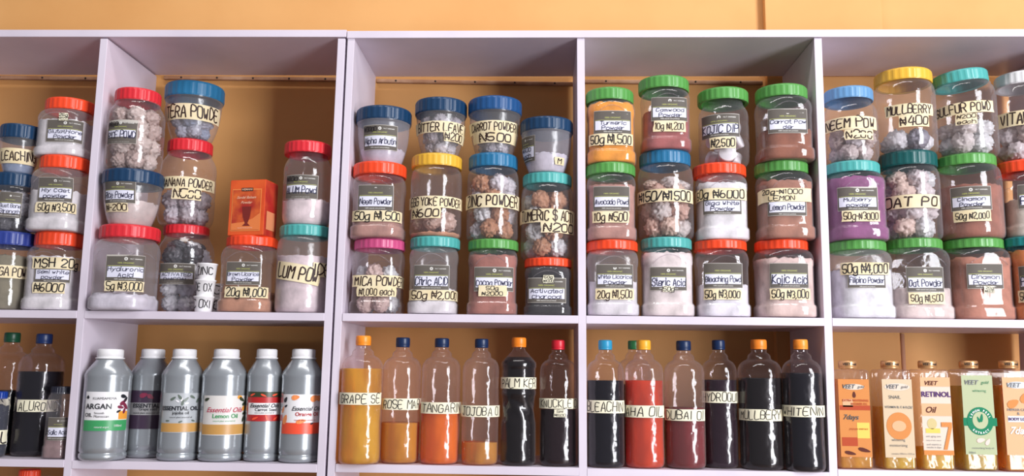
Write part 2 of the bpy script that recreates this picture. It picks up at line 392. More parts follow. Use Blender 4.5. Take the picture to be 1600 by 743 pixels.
SEED = [0]
def printed_label(S, root, x0, x1, y0, y1, lines, price=None, header=True):
    """grey printed label with a white writing field"""
    SEED[0] += 1
    xm, ym = (x0 + x1) / 2, (y0 + y1) / 2
    ua, _ = S.inv(x0, ym); ub, _ = S.inv(x1, ym); _, zt = S.inv(xm, y0); _, zb = S.inv(xm, y1)
    w, h = ub - ua, zt - zb
    lab = patch('label', ua, ub, zb, zt, lambda u, z: S.p(u, z, .0007), M_rim, root)
    b = w * .012
    patch('printed_panel', ua + b, ub - b, zb + b, zt - b, lambda u, z: S.p(u, z, .0010), M_grey, lab)
    ft = zt - h * (.44 if header else .10); fb = zb + h * (.16 if header else .22)
    patch('writing_field', ua + w * .05, ub - w * .05, fb, ft, lambda u, z: S.p(u, z, .0013), M_field, lab)
    handwrite(lines, ua + w * .05, ub - w * .04, fb - h * .03, ft + h * .02, lambda u, z: S.p(u, z, .0017), M_blue, lab, wt=.85, seed=SEED[0])
    put = lambda u, z: S.p(u, z, .0014)
    acc = ([], [])
    if header:
        merge(acc, ring_vf((ua + ub) / 2, zt - h * .15, w * .022, w * .045, put))
        merge(acc, patch_vf((ua + ub) / 2 - w * .02, (ua + ub) / 2 + w * .02, zt - h * .158, zt - h * .142, put, nu=1, nz=1))
        type_add(acc, 'no.1 cosmetic', ua + w * .60, ub - w * .10, zt - h * .18, zt - h * .11, put)
        type_add(acc, '100% natural care products', ua + w * .08, ub - w * .08, zb + h * .05, zb + h * .115, put)
        mesh_obj('emblem', acc[0], acc[1], M_logo, lab, False)
        acc = ([], []); type_add(acc, '100% ORGANIC', ua + w * .30, ub - w * .30, zt - h * .36, zt - h * .25, put)
        merge(acc, patch_vf(ua + w * .05, ub - w * .05, ft + h * .02, ft + h * .035, put, nz=1))
        mesh_obj('printed_line', acc[0], acc[1], M_lime, lab, False)
    else:
        type_add(acc, '100% natural care products', ua + w * .08, ub - w * .08, zb + h * .05, zb + h * .14, put)
        mesh_obj('emblem', acc[0], acc[1], M_logo, lab, False)
    if price:
        handwrite([price], ua + w * .04, ua + w * .42, zt - h * .30, zt - h * .05, lambda u, z: S.p(u, z, .0018), M_ink, lab, wt=1.1, seed=SEED[0] + 50, name='price_writing')
    return lab
def tape(S, root, x0, x1, y0, y1, lines, rot=0.0, mat=None, ink=None, name='tape', wt=0.95, ly=0):
    SEED[0] += 1
    xm, ym = (x0 + x1) / 2, (y0 + y1) / 2
    ua, _ = S.inv(x0, ym); ub, _ = S.inv(x1, ym); _, zt = S.inv(xm, y0); _, zb = S.inv(xm, y1)
    e0, e1 = S.edge(ym); w_ = x1 - x0; ew = (e1 - e0) * .035
    ta = S.inv(max(x0 + .04 * w_, e0 + ew), ym)[0]; tb = S.inv(min(x1 - .04 * w_, e1 - ew), ym)[0]
    rnd = random.Random(SEED[0]); o0 = .0021 + ly * .0008
    t = patch(name, ua, ub, zb, zt, lambda u, z: S.p(u, z, o0), mat or M_tape, root, nu=20, rot=rot, rag=.0012, rnd=rnd)
    handwrite(lines, ta, tb, zb, zt, lambda u, z: S.p(u, z, o0 + .0004), ink or M_brown, t, wt=wt, seed=SEED[0], rot=rot)
    return t

# ------------------------------------------------------------------ the room
YW = 0.262          # wall plane behind the shelves
FLOOR_Z = -1.42
wall = box('wall_back', (-2.6, 2.6, YW, YW + .15, FLOOR_Z, 1.6), M_wall, None, 0); tag(wall, kind='structure')
flo = box('floor', (-2.6, 2.6, -3.4, YW + .15, FLOOR_Z - .1, FLOOR_Z), M_floor, None, 0); tag(flo, kind='structure')
pa = at(1195, 20, YW - .02)[0]; pb = at(1378, 20, YW - .02)[0]
pil = box('wall_pillar', (pa, pb, YW - .022, YW, FLOOR_Z, 1.6), M_wall, None, .002); tag(pil, kind='structure')

# shelving: panels between measured top and bottom positions
TOPZ = 0.580; ZC = 0.5675
zmidA = at(300, 486.5)[2]; zmidB = at(900, 492.5)[2]
zbotA1 = at(50, 717)[2]; zbotA2 = at(320, 722)[2]; zbotB = at(910, 731)[2]; zbotB3 = at(715, 727)[2]
T = 0.0155; D = 0.235
def slanted_panel(name, pt, pb_, z0, z1, parent, wdt=T):
    """upright board whose front-left edge runs through image points pt (top) and pb_ (bottom)"""
    a = at(*pt); b = at(*pb_); k = (a[0] - b[0]) / (a[2] - b[2])
    xt = a[0] + (z1 - a[2]) * k; xb = a[0] + (z0 - a[2]) * k
    V = []
    for z, x in ((z0, xb), (z1, xt)): V += [(x, 0, z), (x + wdt, 0, z), (x + wdt, D, z), (x, D, z)]
    o = mesh_obj(name, V, box_vf(0, 1, 0, 1, 0, 1)[1], M_board, parent, False); bevel(o, .0008)
    return lambda z: (a[0] + (z - a[2]) * k)
def plank(name, xa, xb, za, zb, parent, y0=-.0008, t=T, y1=D):
    V = [(xa, y0, za - t), (xb, y0, zb - t), (xb, y1, zb - t), (xa, y1, za - t), (xa, y0, za), (xb, y0, zb), (xb, y1, zb), (xa, y1, za)]
    o = mesh_obj(name, V, box_vf(0, 1, 0, 1, 0, 1)[1], M_board, parent, False); bevel(o, .0008); return o
LOWZ = -0.62
XL = at(-215, 60)[0]
uA = empty('shelving_unit', (XL, 0, FLOOR_Z), 'white melamine shelving unit holding the silver essential oil bottles', 'shelf', 'white shelving units on the wall')
uB = empty('shelving_unit', (0, 0, FLOOR_Z), 'wide white melamine shelving unit holding the oil bottles with marker-written tape', 'shelf', 'white shelving units on the wall')
class _P: pass
def adopt(root):
    bpy.context.view_layer.update()
    for o in list(COL.objects):
        if o.get('_p') == root.name:
            mw = o.matrix_world.copy(); del o['_p']; o.parent = root; o.matrix_parent_inverse = root.matrix_world.inverted()
pre = set(COL.objects)
xdiv = slanted_panel('divider', (157, 58), (98.5, 743), FLOOR_Z, TOPZ - T, None)
xAr = slanted_panel('side_panel', (528, 58), (494.5, 743), FLOOR_Z, TOPZ - T, None)
xAl = slanted_panel('side_panel', (-222, 58), (-305, 743), FLOOR_Z, TOPZ - T, None)
xe = at(541.5, 55)[0]
plank('top_board', XL - .02, xe, at(0, 46.5)[2], at(541, 47)[2], None, y0=-.002)
def seg_plank(xf0, xf1, z, name='shelf_board', t=T, dz=0.0):
    plank(name, xf0(z) + T if xf0 else XL, xf1(z), z, z + dz, None, t=t)
seg_plank(xAl, xdiv, zmidA); seg_plank(xdiv, xAr, zmidA)
seg_plank(xAl, xdiv, zbotA1, t=.0145); seg_plank(xdiv, xAr, zbotA2)
seg_plank(xAl, xdiv, LOWZ); seg_plank(xdiv, xAr, LOWZ)
for o in set(COL.objects) - pre: o['_p'] = uA.name
adopt(uA)
pre = set(COL.objects)
xBl = slanted_panel('side_panel', (543, 62), (511, 743), FLOOR_Z, TOPZ - T, None, .0145)
xB1 = slanted_panel('divider', (901.5, 62), (904.5, 743), FLOOR_Z, TOPZ - T, None)
xB2 = slanted_panel('divider', (1272, 62), (1296, 743), FLOOR_Z, TOPZ - T, None)
xB3 = slanted_panel('divider', (1672, 62), (1708, 743), FLOOR_Z, TOPZ - T, None)
xB4 = slanted_panel('side_panel', (2060, 62), (2110, 743), FLOOR_Z, TOPZ - T, None)
plank('top_board', at(542.5, 60)[0], at(2078, 60)[0], at(560, 49)[2], at(1600, 45.5)[2], None, y0=-.003)
for a_, b_ in ((xBl, xB1), (xB1, xB2), (xB2, xB3), (xB3, xB4)):
    seg_plank(a_, b_, zmidB)
    seg_plank(a_, b_, LOWZ)
seg_plank(xBl, xB1, zbotB3); seg_plank(xB1, xB2, zbotB); seg_plank(xB2, xB3, at(1450, 735)[2])
for o in set(COL.objects) - pre: o['_p'] = uB.name
adopt(uB)
# battens along the wall under the top boards
def batten(pxa, pxb, pya, pyb, n, nm):
    a = at(pxa, pya, YW - .008); b = at(pxb, pyb, YW - .008)
    V = [(a[0], YW - .010, a[2] - .009), (b[0], YW - .010, b[2] - .009), (b[0], YW, b[2] - .009), (a[0], YW, a[2] - .009), (a[0], YW - .010, a[2]), (b[0], YW - .010, b[2]), (b[0], YW, b[2]), (a[0], YW, a[2])]
    o = mesh_obj(nm, V, box_vf(0, 1, 0, 1, 0, 1)[1], M_strip, None, False); bevel(o, .002); tag(o, kind='structure')
    for k in range(n):
        t = (k + .5) / n; x, z = a[0] + (b[0] - a[0]) * t, (a[2] + (b[2] - a[2]) * t) - .0045
        Vv, Ff = lathe([(0, .0022, 2), (.001, .0022, 2), (.0016, .0012, 2)], 10)
        s_ = mesh_obj('nail_head', [(x + v[0], YW - .010 - v[2], z + v[1]) for v in Vv], [tuple(reversed(f)) for f in Ff], M_ink, o, False)
batten(-100, 236, 116.5, 121, 5, 'trim_1'); batten(256, 537, 118, 121, 5, 'trim_2')
batten(588, 898, 123, 128, 5, 'trim_3'); batten(912, 1192, 124, 126, 4, 'trim_4')
# conduit on the wall of the low compartment on the far end
cx = at(1410, 545, YW - .006)[0]
V, Fc = lathe([(zbotB, .0055, 2), (zmidB - T - .001, .0055, 2)], 16)
o = mesh_obj('conduit_pipe', [(v[0] + cx, v[1] + YW - .006, v[2]) for v in V], Fc, plain('conduit', (196, 148, 122), .5)); tag(o, 'thin pinkish conduit pipe running up the wall behind the rectangular oil bottles', 'pipe')

# ------------------------------------------------------------------ vessels
def lid_vf(R, h, ribs=54, z0=0.0):
    """ribbed screw lid with a recessed top and an open underside"""
    V = []; Fc = []; seg = ribs * 2
    rings = [(z0 + .0015, R * .86, 0), (z0, R * .955, 0), (z0, R * .99, 0), (z0 + h * .10, R, 1), (z0 + h * .84, R, 1), (z0 + h * .93, R * .992, 0), (z0 + h, R * .965, 0), (z0 + h, R * .90, 0), (z0 + h - .0012, R * .885, 0), (z0 + h - .0012, R * .2, 0)]
    for z, r, rb in rings:
        for k in range(seg):
            rr = r + (.0006 if (rb and k % 4 < 2) else 0); p = 2 * PI * k / seg; V.append((rr * math.sin(p), -rr * math.cos(p), z))
    for i in range(len(rings) - 1):
        for k in range(seg):
            k2 = (k + 1) % seg; Fc.append((i * seg + k, i * seg + k2, (i + 1) * seg + k2, (i + 1) * seg + k))
    V.append((0, 0, z0 + h - .0012)); b = (len(rings) - 1) * seg
    Fc += [(len(V) - 1, b + k, b + (k + 1) % seg) for k in range(seg)]
    return V, Fc
def tube_vf(pts, r, n=6):
    V = []; Fc = []
    for i, p in enumerate(pts):
        a = Vector(pts[max(0, i - 1)]); b = Vector(pts[min(len(pts) - 1, i + 1)]); d = (b - a).normalized()
        s = d.orthogonal().normalized(); t = d.cross(s)
        for k in range(n):
            q = 2 * PI * k / n; V.append(tuple(Vector(p) + (s * math.cos(q) + t * math.sin(q)) * r))
        if i:
            for k in range(n):
                A = (i - 1) * n + k; B = (i - 1) * n + (k + 1) % n; Fc.append((A, B, B + n, A + n))
    return V, Fc
SACH = []
def make_sachet_meshes():
    import bmesh
    from mathutils import noise
    for s in range(5):
        rnd = random.Random(s + 3); bm = bmesh.new(); bmesh.ops.create_icosphere(bm, subdivisions=4, radius=1)
        off = Vector((s * 7.1, s * 3.3, s * 5.7)); ax = Vector((rnd.gauss(0, 1), rnd.gauss(0, 1), rnd.gauss(0, 1))).normalized()
        for v in bm.verts:
            n = v.co.normalized()
            w = noise.noise_vector(n * 1.3 + off) * .7
            a = 1 - abs(noise.noise(n * 1.6 + off + w)) * 2.0
            b = 1 - abs(noise.noise(n * 3.8 + off * 2 + w * 2)) * 2.4
            c = 1 - abs(noise.noise(n * 8.5 + off * 3 + w * 3)) * 2.4
            d = .56 + .24 * a + .20 * b + .10 * c
            d *= 1 + .28 * max(0, n.dot(ax) - .75) * 4 * .5      # the knotted corner of the bag
            v.co = n * min(d, 1.06)
        me = bpy.data.meshes.new('sachet'); bm.to_mesh(me); bm.free()
        me.polygons.foreach_set('use_smooth', [True] * len(me.polygons)); SACH.append(me)
make_sachet_meshes()
def sachets(S, z0, z1, cols, what, group, rmax=1.0, cat='sachet', name='sachet', rr=0.42, seed=1):
    rnd = random.Random(seed); z = z0; lay = 0
    z1 = min(z1, .93 * S.Hb)
    while z < z1 - .010:
        sc, n = prof_at(S.prof, min(.999, (z + .012) / S.Hb)); Ri = S.R * min(sc, prof_at(S.prof, min(.999, (z + .03) / S.Hb))[0], prof_at(S.prof, max(0, z / S.Hb))[0]) * .955
        n5 = 5; r = Ri * math.sin(PI / n5) / (1 + math.sin(PI / n5)); ring = Ri - r * 1.16; hz = min(r * 1.05, (z1 - z) / 2 + .004)
        a0 = rnd.uniform(0, 1.2)
        for k in range(n5):
            a = a0 + 2 * PI * k / n5; c = rnd.choice(cols)
            me = SACH[rnd.randrange(5)]; key = (me.name, c)
            if key not in _SM:
                m2 = me.copy(); m2.materials.clear(); m2.materials.append(sachet_mat(tuple(min(252, int(v * 1.13)) if min(c) > 140 else v for v in c))); _SM[key] = m2
            o = bpy.data.objects.new(name, _SM[key]); COL.objects.link(o)
            q = rnd.uniform(.0, .2) * r
            o.location = (S.loc[0] + (ring - 0) * math.sin(a), S.loc[1] - ring * math.cos(a), S.loc[2] + z + hz + rnd.uniform(0, .15) * hz)
            o.scale = (r * 1.12, r * 1.12, hz * 1.15)
            o.rotation_euler = (rnd.uniform(-.35, .35), rnd.uniform(-.35, .35), rnd.uniform(0, 6.28))
            side = ('at the front', 'on the right flank', 'at the back', 'on the left flank')[int(((a + PI / 4) % (2 * PI)) / (PI / 2))].replace('right', 'window').replace('left', 'shaded')
            tone = 'white' if min(c) > 216 else 'dark' if max(c) < 160 else 'orange' if c[0] - c[2] > 80 else 'pinkish' if c[0] - c[2] > 14 else 'grey'
            tag(o, '%s sachet %s of the %s, %s layer' % (tone, side, what, ('lowest', 'second', 'third', 'fourth', 'fifth', 'sixth')[min(lay, 5)]), cat, group)
        z += hz * 1.6; lay += 1
_SM = {}
PROFS = {'S': SQ, 'P': POT, 'C': RIB, 'D': RND}
NAMEOF = {'S': 'square_jar', 'P': 'tapered_pot', 'C': 'ribbed_jar', 'D': 'round_jar'}
SOLID = []
def settle(cpx, wpx, zb, ytop, depth, unit_r=1.0, sq=2.0, more=.018, mine=None, extra=1.0):
    """find a free spot for a round thing: its silhouette centre and half width in the photograph are kept, it is slid back until clear"""
    best = None
    for st in [v for k_ in range(12) for v in ((k_, -k_) if k_ else (0,))]:
        dp = depth + st * .002
        if dp < -.024 or dp > depth + more: continue
        R = wpx * 1.24e-3
        for _ in range(3):
            yc = R * extra + dp; zt = at(cpx, ytop, yc - R * .9)[2]; zm = (zt + zb) / 2; y_ = 400.0
            for _ in range(5): y_ += (at(cpx, y_, yc)[2] - zm) / 1.25e-3
            X = at(cpx, y_, yc)[0]; k = abs(at(cpx + 1, y_, yc)[0] - X); R = wpx * k * unit_r
        RR = R * extra; X00 = X
        for dx in (0, 1, -1, 2, -2, 3, -3, 4, -4, 5, -5):
            X = X0 = X00 + dx * .001; pen = abs(dx) * .0007
            for f, t_ in PANELS:
                for z_ in (zb, zt):
                    a, b = f(z_), f(z_) + t_
                    if X > (a + b) / 2 and X - RR < b + .002: X = b + RR + .002
                    if X < (a + b) / 2 and X + RR > a - .002: X = a - RR - .002
            pen += abs(X - X0) * .9 + abs(st) * (.00012 if st < 0 else .00018)
            for (x2, y2, r2, za, zc, key, sq2) in SOLID:
                if key == mine or zt < za + .001 or zb > zc - .001: continue
                p_ = (sq + sq2) / 2; pen += max(0, RR + r2 + .0005 - (abs(X - x2) ** p_ + abs(yc - y2) ** p_) ** (1 / p_)) * 2.0
            if best is None or pen < best[0] - 1e-6: best = (pen, X, yc, R, k, zt)
    _, X, yc, R, k, zt = best
    SOLID.append((X, yc, R * extra, zb, zt, mine, sq))
    return X, yc, R, k, zt
PANELS = [(xdiv, T), (xAr, T), (xBl, .0145), (xB1, T), (xB2, T), (xB3, T)]
def jar(kind, bx, lx, zbase, ytop, lidpx, lidc, label, group, fill=None, haze=0, depth=0.003, lid_tilt=None, key=None):
    """bx = body extents in the photograph, lx = lid extents, ytop = y of the lid's top edge"""
    prof = PROFS[kind]
    wpx = (bx[1] - bx[0]) / 2; cpx = (bx[0] + bx[1]) / 2
    if kind == 'P': wpx = (lx[1] - lx[0]) / 2
    ex = max(1.0, (lx[1] - lx[0]) / (2 * wpx) + .012)
    X, yc, R, k2, zt = settle(cpx, wpx, zbase, ytop, depth, .96 if kind == 'S' else .985, mine=key, extra=ex, sq=3.2 if kind == 'S' else 2.0)
    Hj = zt - zbase; hl = lidpx * k2 * .93; Hb = Hj - hl + .003
    root = empty(NAMEOF[kind], (X, yc, zbase), label, 'jar', group)
    S = Surf(prof, R, Hb, (X, yc, zbase))
    root.location.z += .0005
    mat = (M_jar, M_dusty, M_milky)[haze]
    V, Fc = lathe([(h * Hb, r * R, n) for h, r, n in densify(prof)], 56, True, False)
    acc = (V, Fc)
    if kind == 'S':
        for sg in (0, 1):
            pts = []
            for i in range(17):
                t = i / 16; ua = (t - .5) * 1.25 * R; zz = Hb * (.74 + .13 * math.sin(PI * t) ** .8)
                q = Vector(S.p(ua, zz, .0002))
                if sg: q = Vector((-q.x, -q.y, q.z))
                pts.append(tuple(q))
            merge(acc, tube_vf(pts, .0009))
    mesh_obj('jar_body', acc[0], acc[1], mat, root)
    RL = (lx[1] - lx[0]) / 2 * k2
    V, Fc = lid_vf(RL, hl)
    lid = mesh_obj('lid', V, Fc, M_lid(lidc), root, False)
    # a lid may sit a little off the axis
    ltop = at((lx[0] + lx[1]) / 2, ytop + lidpx * .5, yc)[0] - X
    ltop = max(-.004, min(.004, ltop)) if kind != 'P' else 0
    lid.location = (ltop * .8, 0, Hb - .003)
    if lid_tilt: lid.rotation_euler = lid_tilt; lid.location.z += .002
    if fill:
        c, h0 = fill[:2]; slope = fill[2] if len(fill) > 2 else .0
        rnd = random.Random(int(cpx)); ph = rnd.uniform(0, 6)
        ps = [q for q in densify(prof, .03) if q[0] < h0] ; r_, n_ = prof_at(prof, h0); ps.append((h0, r_, n_))
        rings = [(max(h * Hb, .0015), r * R - .0016, n) for h, r, n in ps]
        V, Fc = lathe(rings, 56, True, False); nb = len(V) - 1; base = (len(rings) - 1) * 56
        def lump(x, y, e):
            return (slope * R * x / R + .0020 * math.sin(x * 210 + ph) * math.cos(y * 190 + ph) + .0012 * math.sin(x * 480 + y * 300)) * e
        for kx in range(56):
            v = V[base + kx]; V[base + kx] = (v[0], v[1], v[2] + lump(v[0], v[1], 1.0))
        prev = base
        for fr in (.75, .5, .25):
            st = len(V)
            for kx in range(56):
                v = V[base + kx]; x, y = v[0] * fr, v[1] * fr; V.append((x, y, h0 * Hb + lump(x, y, 1) + .004 * (1 - fr)))
            for kx in range(56):
                k3 = (kx + 1) % 56; Fc.append((prev + kx, prev + k3, st + k3, st + kx))
            prev = st
        V.append((0, 0, h0 * Hb + .005)); Fc += [(len(V) - 1, prev + kx, prev + (kx + 1) % 56) for kx in range(56)]
        mesh_obj('powder', V, Fc, powder(c), root)
    return S, root, zbase + Hj

GREEN = (86, 152, 74); ORANGE = (240, 84, 48); RED = (214, 44, 54); BLUE = (20, 56, 90); TEAL = (78, 166, 162); YEL = (228, 176, 58)
SKY = (36, 108, 150); PINK = (208, 84, 134); DTEAL = (18, 84, 84); LBLUE = (100, 148, 192); WHT = (224, 222, 224); ROYAL = (44, 62, 140); VERM = (240, 74, 36); DKT = (30, 128, 132)
GR = {1: 'powder jars in the first open compartment', 2: 'powder jars beside the orange carton', 3: 'powder jars above the golden oils', 4: 'powder jars above the dark oils', 5: 'powder jars above the rectangular oil bottles'}
WHITE = (238, 235, 236)
def Lb(*a, **k): return ('L', a, k)
def Tp(*a, **k): return ('T', a, k)
